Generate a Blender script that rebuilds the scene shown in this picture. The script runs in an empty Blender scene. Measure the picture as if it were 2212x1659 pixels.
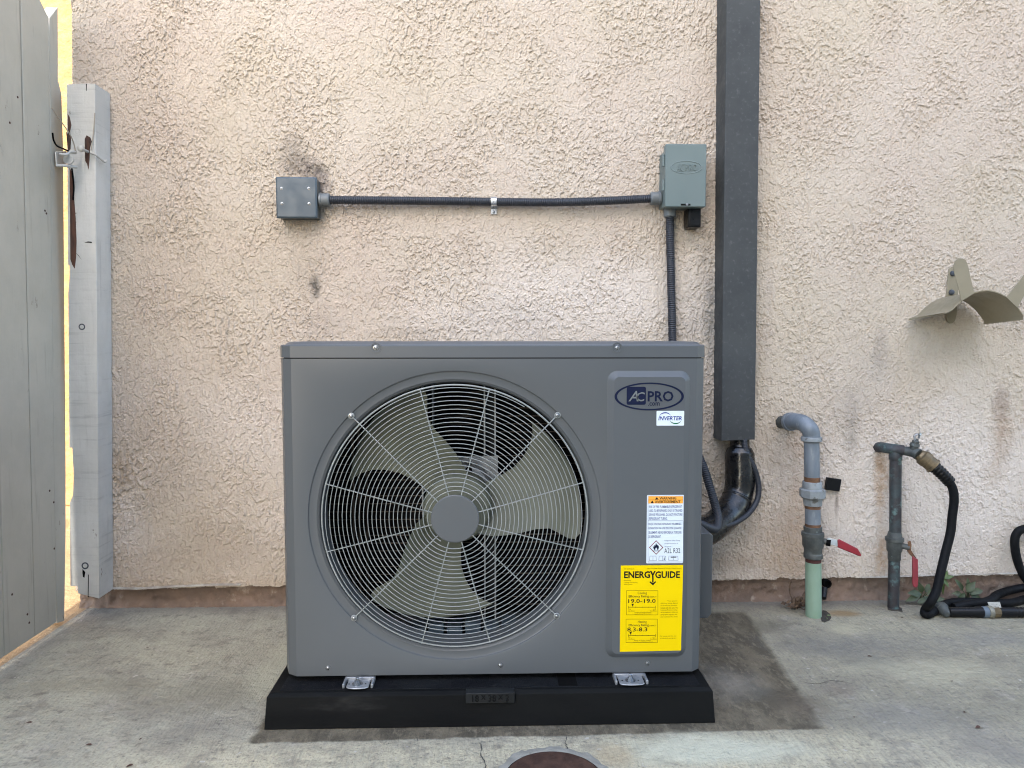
import bpy, bmesh, math, random
import numpy as np
from mathutils import Vector, Matrix

random.seed(7)
R = math.radians
SC = bpy.context.scene
COL = SC.collection
PI = math.pi

# ------------------------------------------------------------------ camera, sky, sun, exposure
CAM = Vector((0.0, -2.288, 0.8424))
PITCH, YAW, FPX = R(3.6), R(1.6), 1600.0          # focal length for a 2212 px wide picture
cd = bpy.data.cameras.new('camera')
cam = bpy.data.objects.new('camera', cd)
COL.objects.link(cam)
cam.location = CAM
cam.rotation_euler = (PI / 2 - PITCH, 0, -YAW)
cd.sensor_width = 36.0
cd.lens = FPX / 2212.0 * 36.0
cd.clip_end = 500
cd.clip_start = 0.02
SC.camera = cam

SUN_EL = 36.0
w = bpy.data.worlds.new('World')
SC.world = w
w.use_nodes = True
wn = w.node_tree
wn.nodes.clear()
sky = wn.nodes.new('ShaderNodeTexSky')
sky.sky_type = 'NISHITA'
sky.sun_disc = False
sky.sun_elevation = R(SUN_EL)
sky.sun_rotation = R(180)
sky.air_density = 1.0
sky.dust_density = 1.6
sky.ozone_density = 0.0
bg = wn.nodes.new('ShaderNodeBackground')
bg.inputs['Strength'].default_value = 0.15
wo = wn.nodes.new('ShaderNodeOutputWorld')
wn.links.new(sky.outputs['Color'], bg.inputs['Color'])
wn.links.new(bg.outputs['Background'], wo.inputs['Surface'])

sl = bpy.data.lights.new('sun', 'SUN')
sl.energy = 2.0
sl.angle = R(0.5)
sl.color = (1.0, 0.95, 0.86)
sun = bpy.data.objects.new('sun', sl)
COL.objects.link(sun)
sun.rotation_euler = (R(90 - SUN_EL), 0, 0)        # comes from behind the camera, travels towards +Y
sun.location = (0, -20, 12)

SC.view_settings.view_transform = 'Standard'
SC.view_settings.look = 'None'
SC.view_settings.gamma = 1.0
SC.view_settings.exposure = 2.6
SC.view_settings.use_curve_mapping = False
SC.view_settings.use_white_balance = False
SC.cycles.max_bounces = 8
SC.cycles.sample_clamp_indirect = 4.0
SC.cycles.use_denoising = True
SC.cycles.filter_width = 1.1

# ------------------------------------------------------------------ photo pixel (2212 px wide) -> point in the place
_F = Vector((math.sin(YAW) * math.cos(PITCH), math.cos(YAW) * math.cos(PITCH), -math.sin(PITCH)))
_R = Vector((math.cos(YAW), -math.sin(YAW), 0))
_U = _R.cross(_F)


def P(px, py, X=None, Y=None, Z=None):
    d = _F + _R * ((px - 1106) / FPX) - _U * ((py - 829.5) / FPX)
    if Y is not None:
        t = (Y - CAM.y) / d.y
    elif Z is not None:
        t = (Z - CAM.z) / d.z
    else:
        t = (X - CAM.x) / d.x
    return CAM + d * t


def pr(n, Y):
    """length of n photo pixels at depth plane Y"""
    return n * (Y - CAM.y) / FPX


# ------------------------------------------------------------------ materials
def _nodes(name):
    m = bpy.data.materials.new(name)
    m.use_nodes = True
    nt = m.node_tree
    b = nt.nodes['Principled BSDF']
    return m, nt, b


class NT:
    """tiny helper to write node graphs"""

    def __init__(s, nt):
        s.nt = nt
        s.tc = nt.nodes.new('ShaderNodeTexCoord').outputs['Object']

    def _in(s, sock, v):
        if hasattr(v, 'is_output') or isinstance(v, bpy.types.NodeSocket):
            s.nt.links.new(v, sock)
        elif v is not None:
            sock.default_value = v

    def noise(s, scale, detail=4, rough=0.55, vec=None, dist=0.0):
        n = s.nt.nodes.new('ShaderNodeTexNoise')
        s._in(n.inputs['Vector'], vec if vec is not None else s.tc)
        n.inputs['Scale'].default_value = scale
        n.inputs['Detail'].default_value = detail
        n.inputs['Roughness'].default_value = rough
        n.inputs['Distortion'].default_value = dist
        return n.outputs['Fac']

    def noisec(s, scale, detail=3):
        n = s.nt.nodes.new('ShaderNodeTexNoise')
        s._in(n.inputs['Vector'], s.tc)
        n.inputs['Scale'].default_value = scale
        n.inputs['Detail'].default_value = detail
        return n.outputs['Color']

    def voro(s, scale, feature='F1', vec=None):
        n = s.nt.nodes.new('ShaderNodeTexVoronoi')
        n.feature = feature
        s._in(n.inputs['Vector'], vec if vec is not None else s.tc)
        n.inputs['Scale'].default_value = scale
        return n.outputs['Distance']

    def map(s, scale=(1, 1, 1), rot=(0, 0, 0), loc=(0, 0, 0), vec=None):
        n = s.nt.nodes.new('ShaderNodeMapping')
        s._in(n.inputs['Vector'], vec if vec is not None else s.tc)
        n.inputs['Scale'].default_value = scale
        n.inputs['Rotation'].default_value = rot
        n.inputs['Location'].default_value = loc
        return n.outputs['Vector']

    def ramp(s, fac, lo, hi, a=0.0, b=1.0):
        n = s.nt.nodes.new('ShaderNodeMapRange')
        n.interpolation_type = 'SMOOTHSTEP'
        s._in(n.inputs['Value'], fac)
        n.inputs['From Min'].default_value = lo
        n.inputs['From Max'].default_value = hi
        n.inputs['To Min'].default_value = a
        n.inputs['To Max'].default_value = b
        return n.outputs['Result']

    def math(s, op, a, b=None):
        n = s.nt.nodes.new('ShaderNodeMath')
        n.operation = op
        s._in(n.inputs[0], a)
        if b is not None:
            s._in(n.inputs[1], b)
        return n.outputs[0]

    def mix(s, fac, a, b, mode='MIX'):
        n = s.nt.nodes.new('ShaderNodeMix')
        n.data_type = 'RGBA'
        n.blend_type = mode
        s._in(n.inputs[0], fac)
        for sock, v in ((n.inputs[6], a), (n.inputs[7], b)):
            if isinstance(v, tuple) and len(v) == 3:
                v = v + (1.0,)
            s._in(sock, v)
        return n.outputs[2]

    def xyz(s, vec=None):
        n = s.nt.nodes.new('ShaderNodeSeparateXYZ')
        s._in(n.inputs[0], vec if vec is not None else s.tc)
        return n.outputs[0], n.outputs[1], n.outputs[2]

    def blob(s, c, r, warp, amount=0.5, soft=0.6):
        """soft round-edged patch: c centre, r radii (None ignores the axis); warp = noise socket that frays it"""
        x, y, z = s.xyz()
        acc = None
        for sock, cc, rr in zip((x, y, z), c, r):
            if rr is None:
                continue
            t = s.math('MULTIPLY', s.math('SUBTRACT', sock, cc), 1.0 / rr)
            t = s.math('MULTIPLY', t, t)
            acc = t if acc is None else s.math('ADD', acc, t)
        d = s.math('ADD', s.math('SQRT', acc), s.math('MULTIPLY', s.math('SUBTRACT', warp, 0.5), amount * 2))
        return s.ramp(d, 1.0 - soft, 1.0 + soft * 0.3, 1.0, 0.0)

    def bump(s, height, strength, dist, b, normal=None):
        n = s.nt.nodes.new('ShaderNodeBump')
        n.inputs['Strength'].default_value = strength
        n.inputs['Distance'].default_value = dist
        s._in(n.inputs['Height'], height)
        if normal is not None:
            s._in(n.inputs['Normal'], normal)
        if b is not None:
            s.nt.links.new(n.outputs['Normal'], b.inputs['Normal'])
        return n.outputs['Normal']


def mat(name, c1, c2=None, rough=0.5, metal=0.0, scale=6.0, lo=0.35, hi=0.65, bump=0.0, bscale=80.0, bdist=0.002,
        rvar=0.1, spots=None, spot_scale=30.0, spot_lo=0.62, spot_hi=0.70, spec=0.5, stretch=(1, 1, 1)):
    m, nt, b = _nodes(name)
    n = NT(nt)
    vec = n.map(scale=stretch) if stretch != (1, 1, 1) else None
    f = n.ramp(n.noise(scale, 6, 0.6, vec), lo, hi)
    col = n.mix(f, c1, c2 if c2 else tuple(v * 0.86 for v in c1))
    if spots:
        col = n.mix(n.ramp(n.noise(spot_scale, 5, 0.6, vec), spot_lo, spot_hi), col, spots)
    nt.links.new(col, b.inputs['Base Color'])
    b.inputs['Metallic'].default_value = metal
    b.inputs['Specular IOR Level'].default_value = spec
    nt.links.new(n.ramp(n.noise(scale * 3.1, 4, 0.6, vec), 0.3, 0.7, max(rough - rvar, 0.03), min(rough + rvar, 1)), b.inputs['Roughness'])
    if bump:
        n.bump(n.noise(bscale, 5, 0.6, vec), bump, bdist, b)
    return m


MT = {}
MT['grey_paint'] = mat('grey_paint', (0.082, 0.090, 0.096), (0.076, 0.084, 0.090), rough=0.38, scale=1.6, rvar=0.008, spec=0.4)
MT['wire'] = mat('wire', (0.25, 0.27, 0.265), (0.21, 0.23, 0.225), rough=0.4, scale=14)
MT['dark_inside'] = mat('dark_inside', (0.022, 0.023, 0.024), (0.012, 0.012, 0.013), rough=0.7, scale=12, spec=0.1)
MT['coil_fin'] = mat('coil_fin', (0.008, 0.008, 0.009), (0.004, 0.004, 0.004), rough=0.7, spec=0.05, scale=40, stretch=(6, 1, 1))
MT['copper_dull'] = mat('copper_dull', (0.10, 0.075, 0.06), (0.06, 0.045, 0.035), rough=0.5, metal=0.5, scale=20)
MT['blade'] = mat('blade', (0.128, 0.137, 0.104), (0.105, 0.114, 0.088), rough=0.5, spec=0.3, scale=5)
MT['galv_bright'] = mat('galv_bright', (0.34, 0.355, 0.37), (0.25, 0.265, 0.28), rough=0.42, metal=0.55, scale=25)
MT['zinc'] = mat('zinc', (0.34, 0.355, 0.37), (0.24, 0.255, 0.27), rough=0.28, metal=0.9, scale=60)
MT['zinc_bright'] = mat('zinc_bright', (0.66, 0.68, 0.70), (0.52, 0.54, 0.56), rough=0.28, metal=0.8, scale=60)
MT['white_label'] = mat('white_label', (0.60, 0.67, 0.71), (0.57, 0.64, 0.68), rough=0.45, spec=0.25, scale=3)
MT['yellow_label'] = mat('yellow_label', (0.74, 0.54, 0.0015), (0.70, 0.51, 0.0015), rough=0.5, spec=0.06, scale=4)
MT['orange_print'] = mat('orange_print', (0.82, 0.36, 0.055), rough=0.45, spec=0.12)
MT['navy_print'] = mat('navy_print', (0.008, 0.012, 0.035), rough=0.45, spec=0.12)
MT['blue_print'] = mat('blue_print', (0.02, 0.035, 0.22), rough=0.45, spec=0.12)
MT['text_print'] = mat('text_print', (0.12, 0.14, 0.26), rough=0.45, spec=0.12)
MT['green_print'] = mat('green_print', (0.01, 0.12, 0.05), rough=0.45, spec=0.12)
MT['red_print'] = mat('red_print', (0.16, 0.012, 0.03), rough=0.45, spec=0.12)
MT['black_print'] = mat('black_print', (0.012, 0.010, 0.008), rough=0.45, spec=0.12)
MT['brown_print'] = mat('brown_print', (0.075, 0.052, 0.002), rough=0.45, spec=0.12)
MT['grey_text'] = mat('grey_text', (0.16, 0.18, 0.19), rough=0.4)
MT['pad_black'] = mat('pad_black', (0.0055, 0.006, 0.0065), (0.0085, 0.009, 0.009), rough=0.55, spec=0.045, scale=5, bump=0.35, bscale=260, bdist=0.0012, spots=(0.035, 0.035, 0.033), spot_scale=7, stretch=(0.6, 1, 2.5), spot_lo=0.60, spot_hi=0.85)
MT['pad_top'] = mat('pad_top', (0.006, 0.0065, 0.008), (0.010, 0.011, 0.012), rough=0.65, spec=0.10, scale=9, bump=0.7, bscale=330, bdist=0.003, spots=(0.025, 0.026, 0.025), spot_scale=60, spot_lo=0.62, spot_hi=0.8)
MT['pad_plate'] = mat('pad_plate', (0.011, 0.0125, 0.0135), rough=0.5, spec=0.25)
MT['black'] = mat('black', (0.003, 0.003, 0.003), (0.005, 0.005, 0.005), rough=0.8, spec=0.05)
MT['black_plastic'] = mat('black_plastic', (0.005, 0.0055, 0.006), (0.008, 0.0085, 0.0095), spec=0.2, rough=0.35, scale=15)
MT['conduit'] = mat('conduit', (0.026, 0.030, 0.038), (0.020, 0.023, 0.030), spec=0.35, rough=0.40, scale=10)
MT['connector'] = mat('connector', (0.13, 0.145, 0.15), (0.11, 0.123, 0.128), rough=0.45, scale=12)
MT['jbox_paint'] = mat('jbox_paint', (0.062, 0.084, 0.102), (0.052, 0.072, 0.088), rough=0.38, spec=0.35, scale=7, bump=0.05, bscale=500, bdist=0.0005)
MT['jbox_side'] = mat('jbox_side', (0.085, 0.092, 0.088), (0.068, 0.074, 0.07), rough=0.5, scale=7)
MT['disc_paint'] = mat('disc_paint', (0.122, 0.158, 0.154), (0.112, 0.146, 0.142), rough=0.45, scale=5, bump=0.04, bscale=500, bdist=0.0005)
MT['duct'] = mat('duct', (0.050, 0.055, 0.056), (0.038, 0.042, 0.044), spec=0.3, rough=0.6, scale=5, bump=0.15, bscale=260, bdist=0.0006, spots=(0.085, 0.089, 0.089), spot_scale=75, spot_lo=0.52, spot_hi=0.80)
MT['wrap'] = mat('wrap', (0.004, 0.0045, 0.005), (0.006, 0.0065, 0.007), rough=0.28, scale=14, bump=0.35, bscale=9, bdist=0.008)
MT['galv_pipe'] = mat('galv_pipe', (0.175, 0.205, 0.235), (0.115, 0.138, 0.162), rough=0.55, metal=0.15, scale=16, bump=0.2, bscale=160, bdist=0.0008, stretch=(1, 1, 0.35), spots=(0.26, 0.28, 0.285), spot_scale=34, spot_lo=0.56, spot_hi=0.72)
MT['galv_fit'] = mat('galv_fit', (0.25, 0.275, 0.285), (0.18, 0.20, 0.21), rough=0.55, metal=0.15, scale=28, bump=0.25, bscale=140, bdist=0.001, spots=(0.10, 0.10, 0.09), spot_scale=44, spot_lo=0.56, spot_hi=0.68)
MT['rust'] = mat('rust', (0.15, 0.075, 0.035), (0.08, 0.04, 0.022), rough=0.8, scale=40, bump=0.4, bscale=200)
MT['maroon'] = mat('maroon', (0.055, 0.014, 0.012), rough=0.7)
MT['brass_old'] = mat('brass_old', (0.085, 0.093, 0.088), (0.05, 0.057, 0.056), rough=0.6, metal=0.25, scale=34, bump=0.3, bscale=140, bdist=0.0012, spots=(0.15, 0.18, 0.175), spot_scale=46, spot_lo=0.6, spot_hi=0.72)
MT['brass'] = mat('brass', (0.20, 0.15, 0.085), (0.11, 0.085, 0.05), rough=0.45, metal=0.55, scale=40, bump=0.2, bscale=120, bdist=0.001)
MT['brass_ring'] = mat('brass_ring', (0.24, 0.23, 0.18), (0.16, 0.15, 0.12), rough=0.5, metal=0.4, scale=40)
MT['copper_old'] = mat('copper_old', (0.034, 0.031, 0.034), (0.045, 0.062, 0.066), rough=0.6, metal=0.2, scale=22, lo=0.42, hi=0.62, bump=0.25, bscale=140, bdist=0.001, spots=(0.10, 0.17, 0.165), spot_scale=26, spot_lo=0.52, spot_hi=0.66)
MT['green_paint'] = mat('green_paint', (0.235, 0.335, 0.26), (0.175, 0.265, 0.175), rough=0.5, scale=7, stretch=(1, 1, 0.4), bump=0.12, bscale=120, bdist=0.0008, spots=(0.46, 0.54, 0.47), spot_scale=12, spot_lo=0.62, spot_hi=0.72)
MT['red_grip'] = mat('red_grip', (0.26, 0.018, 0.028), (0.20, 0.014, 0.022), rough=0.45, scale=20)
MT['red_grip_faded'] = mat('red_grip_faded', (0.26, 0.035, 0.045), (0.20, 0.026, 0.034), rough=0.6, scale=20)
MT['lever_metal'] = mat('lever_metal', (0.46, 0.50, 0.50), (0.34, 0.37, 0.37), rough=0.5, metal=0.3, scale=30)
MT['hose'] = mat('hose', (0.0045, 0.005, 0.006), (0.007, 0.0075, 0.0085), rough=0.6, spec=0.12, scale=22, bump=0.35, bscale=700, bdist=0.0008)
MT['tan_metal'] = mat('tan_metal', (0.235, 0.205, 0.140), (0.205, 0.18, 0.122), rough=0.5, scale=8, bump=0.08, bscale=200, bdist=0.0006)
MT['bolt_dark'] = mat('bolt_dark', (0.075, 0.085, 0.10), rough=0.5, metal=0.4)
MT['gate_paint'] = mat('gate_paint', (0.45, 0.425, 0.355), (0.405, 0.382, 0.318), rough=0.6, scale=5, stretch=(1, 3, 0.25), bump=0.22, bscale=90, bdist=0.001, spots=(0.22, 0.20, 0.15), spot_scale=9, spot_lo=0.70, spot_hi=0.86)
MT['post_paint'] = mat('post_paint', (0.58, 0.585, 0.56), (0.47, 0.475, 0.455), rough=0.6, scale=8, stretch=(1, 1, 0.4), bump=0.4, bscale=70, bdist=0.0012, spots=(0.20, 0.19, 0.17), spot_scale=30, spot_lo=0.63, spot_hi=0.72)
MT['bare_wood'] = mat('bare_wood', (0.10, 0.042, 0.025), (0.035, 0.018, 0.012), rough=0.8, scale=18, stretch=(4, 1, 0.5), bump=0.8, bscale=60, bdist=0.004)
MT['paint_metal'] = mat('paint_metal', (0.43, 0.43, 0.40), (0.36, 0.36, 0.335), rough=0.5, scale=30, spots=(0.16, 0.13, 0.1), spot_scale=50)
MT['cord'] = mat('cord', (0.33, 0.29, 0.23), rough=0.8)
MT['foundation'] = mat('foundation', (0.205, 0.142, 0.105), (0.125, 0.092, 0.072), rough=0.9, scale=7, bump=0.9, bscale=60, bdist=0.006, spots=(0.31, 0.255, 0.205), spot_scale=22, spot_lo=0.56, spot_hi=0.70)
MT['far_wall'] = mat('far_wall', (0.36, 0.225, 0.095), (0.27, 0.165, 0.07), rough=0.9, scale=14, bump=1.0, bscale=32, bdist=0.012)
MT['far_base'] = mat('far_base', (0.42, 0.27, 0.14), (0.2, 0.12, 0.06), rough=0.9, scale=20, bump=0.8, bscale=60, bdist=0.005)
MT['screed'] = mat('screed', (0.42, 0.39, 0.33), (0.25, 0.22, 0.18), rough=0.6, metal=0.1, scale=25, bump=0.3, bscale=90, bdist=0.001)
MT['neighbour'] = mat('neighbour', (0.50, 0.46, 0.41), rough=0.9, scale=2)
MT['neighbour_trim'] = mat('neighbour_trim', (0.6, 0.58, 0.54), rough=0.6, scale=2)
MT['lid_iron'] = mat('lid_iron', (0.088, 0.048, 0.034), (0.055, 0.030, 0.022), spec=0.2, rough=0.75, scale=40, bump=0.6, bscale=130, bdist=0.002)
MT['collar'] = mat('collar', (0.29, 0.278, 0.235), (0.22, 0.21, 0.178), rough=0.9, scale=26, bump=0.8, bscale=70, bdist=0.004, spots=(0.17, 0.155, 0.13), spot_scale=40)
MT['leaf_green'] = mat('leaf_green', (0.040, 0.060, 0.018), (0.022, 0.036, 0.012), rough=0.5, scale=60)
MT['leaf_bright'] = mat('leaf_bright', (0.075, 0.12, 0.03), (0.05, 0.09, 0.022), rough=0.5, scale=60)
MT['leaf_dry'] = mat('leaf_dry', (0.14, 0.088, 0.05), (0.055, 0.034, 0.022), rough=0.8, scale=60)
MT['soil'] = mat('soil', (0.03, 0.026, 0.02), (0.05, 0.04, 0.03), rough=0.95, scale=60, bump=0.8, bscale=150, bdist=0.004)
MT['crack'] = mat('crack', (0.075, 0.07, 0.06), rough=0.95)
MT['tag_silver'] = mat('tag_silver', (0.56, 0.56, 0.50), (0.45, 0.45, 0.40), rough=0.35, metal=0.4, scale=60)
MT['lead_grey'] = mat('lead_grey', (0.10, 0.13, 0.16), (0.07, 0.09, 0.12), rough=0.5, scale=30)


def stucco_material():
    m, nt, b = _nodes('stucco')
    n = NT(nt)
    warp = n.noise(5.0, 6, 0.65)
    fine = n.noise(55.0, 4, 0.6)
    big = n.ramp(n.noise(1.7, 5, 0.6), 0.35, 0.68)
    mid = n.ramp(n.noise(4.5, 6, 0.62, n.map(loc=(4, 2, 7))), 0.42, 0.68)
    c = n.mix(big, (0.450, 0.392, 0.312), (0.450, 0.382, 0.318))
    c = n.mix(n.math('MULTIPLY', mid, 0.55), c, (0.490, 0.430, 0.36))
    # chalky whitish bloom, mostly in the lower half of the wall
    x, y, z = n.xyz()
    low = n.ramp(z, 0.25, 1.05, 1.0, 0.0)
    bloom = n.math('MULTIPLY', n.ramp(n.noise(3.0, 5, 0.6, n.map(loc=(9, 1, 3))), 0.42, 0.66), low)
    c = n.mix(n.math('MULTIPLY', bloom, 0.75), c, (0.555, 0.50, 0.44))
    for (cx, cz, rx, rz, a) in ((P(1250, 640, Y=0).x, P(1250, 640, Y=0).z, 0.55, 0.17, 0.75), (P(1000, 700, Y=0).x, P(1000, 700, Y=0).z, 0.3, 0.1, 0.6),
                                (P(2060, 1080, Y=0).x, P(2060, 1080, Y=0).z, 0.42, 0.36, 1.0), (P(1760, 1110, Y=0).x + 0.15, P(1760, 1110, Y=0).z, 0.2, 0.25, 0.6),
                                (P(560, 950, Y=0).x, P(560, 950, Y=0).z, 0.30, 0.25, 0.45)):
        c = n.mix(n.math('MULTIPLY', n.blob((cx, 0, cz), (rx, None, rz), warp, 0.7, 0.8), a), c, (0.57, 0.515, 0.46))
    # grime: soot above and below the junction box, runs by the duct, stains by the pipes
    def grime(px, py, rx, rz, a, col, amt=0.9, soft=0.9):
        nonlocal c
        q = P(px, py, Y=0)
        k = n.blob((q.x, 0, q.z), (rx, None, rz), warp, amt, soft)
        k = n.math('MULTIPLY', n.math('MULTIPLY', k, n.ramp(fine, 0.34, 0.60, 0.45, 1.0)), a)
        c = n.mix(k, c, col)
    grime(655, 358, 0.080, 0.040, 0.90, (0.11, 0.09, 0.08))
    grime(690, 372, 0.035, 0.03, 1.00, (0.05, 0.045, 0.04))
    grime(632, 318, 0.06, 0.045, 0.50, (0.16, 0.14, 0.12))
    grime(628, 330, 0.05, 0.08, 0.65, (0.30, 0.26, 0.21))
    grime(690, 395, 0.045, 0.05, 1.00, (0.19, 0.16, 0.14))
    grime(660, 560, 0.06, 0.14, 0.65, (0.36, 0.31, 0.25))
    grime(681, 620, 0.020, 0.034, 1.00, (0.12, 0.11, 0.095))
    grime(1840, 900, 0.03, 0.14, 0.72, (0.22, 0.20, 0.17))
    grime(1900, 760, 0.03, 0.09, 0.65, (0.25, 0.22, 0.19))
    grime(1680, 1000, 0.10, 0.12, 0.58, (0.30, 0.25, 0.2))
    grime(1560, 1215, 0.3, 0.03, 0.58, (0.34, 0.27, 0.2))
    grime(700, 700, 0.12, 0.06, 0.43, (0.33, 0.29, 0.25))
    grime(900, 720, 0.16, 0.04, 0.51, (0.32, 0.28, 0.24))
    grime(1480, 720, 0.10, 0.05, 0.58, (0.32, 0.29, 0.26))
    grime(640, 485, 0.09, 0.035, 0.51, (0.40, 0.32, 0.24))
    grime(1535, 690, 0.025, 0.18, 1.00, (0.22, 0.21, 0.19))
    grime(1830, 880, 0.10, 0.10, 0.61, (0.40, 0.35, 0.30))
    grime(1905, 800, 0.07, 0.09, 0.51, (0.40, 0.36, 0.31))
    grime(2165, 930, 0.04, 0.12, 0.87, (0.36, 0.28, 0.21))
    grime(2150, 1020, 0.05, 0.08, 0.51, (0.40, 0.33, 0.26))
    grime(1720, 960, 0.05, 0.06, 0.58, (0.40, 0.30, 0.22))
    grime(1720, 1140, 0.06, 0.20, 0.80, (0.42, 0.31, 0.22))
    grime(1690, 1190, 0.09, 0.10, 0.51, (0.44, 0.34, 0.24))
    grime(1903, 1040, 0.028, 0.14, 0.94, (0.42, 0.30, 0.20))
    grime(1905, 1190, 0.030, 0.12, 0.94, (0.40, 0.28, 0.18))
    grime(1897, 1000, 0.02, 0.03, 1.00, (0.36, 0.25, 0.16))
    grime(260, 1020, 0.07, 0.09, 0.80, (0.38, 0.30, 0.22))
    grime(245, 1100, 0.05, 0.16, 0.65, (0.42, 0.33, 0.24))
    grime(275, 1225, 0.16, 0.10, 0.58, (0.42, 0.33, 0.24))
    grime(450, 1262, 0.9, 0.03, 0.51, (0.40, 0.32, 0.24))
    grime(1807, 1085, 0.008, 0.06, 1.00, (0.25, 0.22, 0.19))
    grime(1910, 672, 0.05, 0.03, 0.29, (0.46, 0.40, 0.32))
    grime(330, 1000, 0.22, 0.30, 0.42, (0.33, 0.285, 0.235))
    grime(280, 820, 0.14, 0.22, 0.32, (0.35, 0.30, 0.25))
    grime(430, 1190, 0.30, 0.10, 0.40, (0.33, 0.28, 0.225))
    grime(330, 300, 0.18, 0.30, 0.22, (0.38, 0.32, 0.27))
    grime(1520, 560, 0.03, 0.14, 0.55, (0.27, 0.245, 0.22))
    grime(1480, 650, 0.08, 0.12, 0.35, (0.33, 0.30, 0.27))
    grime(1090, 690, 0.20, 0.07, 0.35, (0.34, 0.31, 0.28))
    grime(1660, 700, 0.02, 0.25, 0.35, (0.34, 0.30, 0.27))
    grime(1860, 830, 0.10, 0.16, 0.40, (0.30, 0.275, 0.245))
    grime(2000, 1180, 0.25, 0.05, 0.28, (0.36, 0.33, 0.30))
    grime(2160, 870, 0.035, 0.08, 0.75, (0.24, 0.19, 0.15))
    # speckle
    c = n.mix(n.ramp(n.noise(140, 2, 0.5), 0.3, 0.75, 0.0, 0.22), c, (0.33, 0.28, 0.23))
    nt.links.new(c, b.inputs['Base Color'])
    b.inputs['Roughness'].default_value = 0.93
    b.inputs['Specular IOR Level'].default_value = 0.2
    h = n.math('ADD', n.noise(120, 4, 0.65), n.math('MULTIPLY', n.noise(330, 2, 0.5), 0.4))
    n.bump(h, 0.42, 0.0028, b)
    return m


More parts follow.
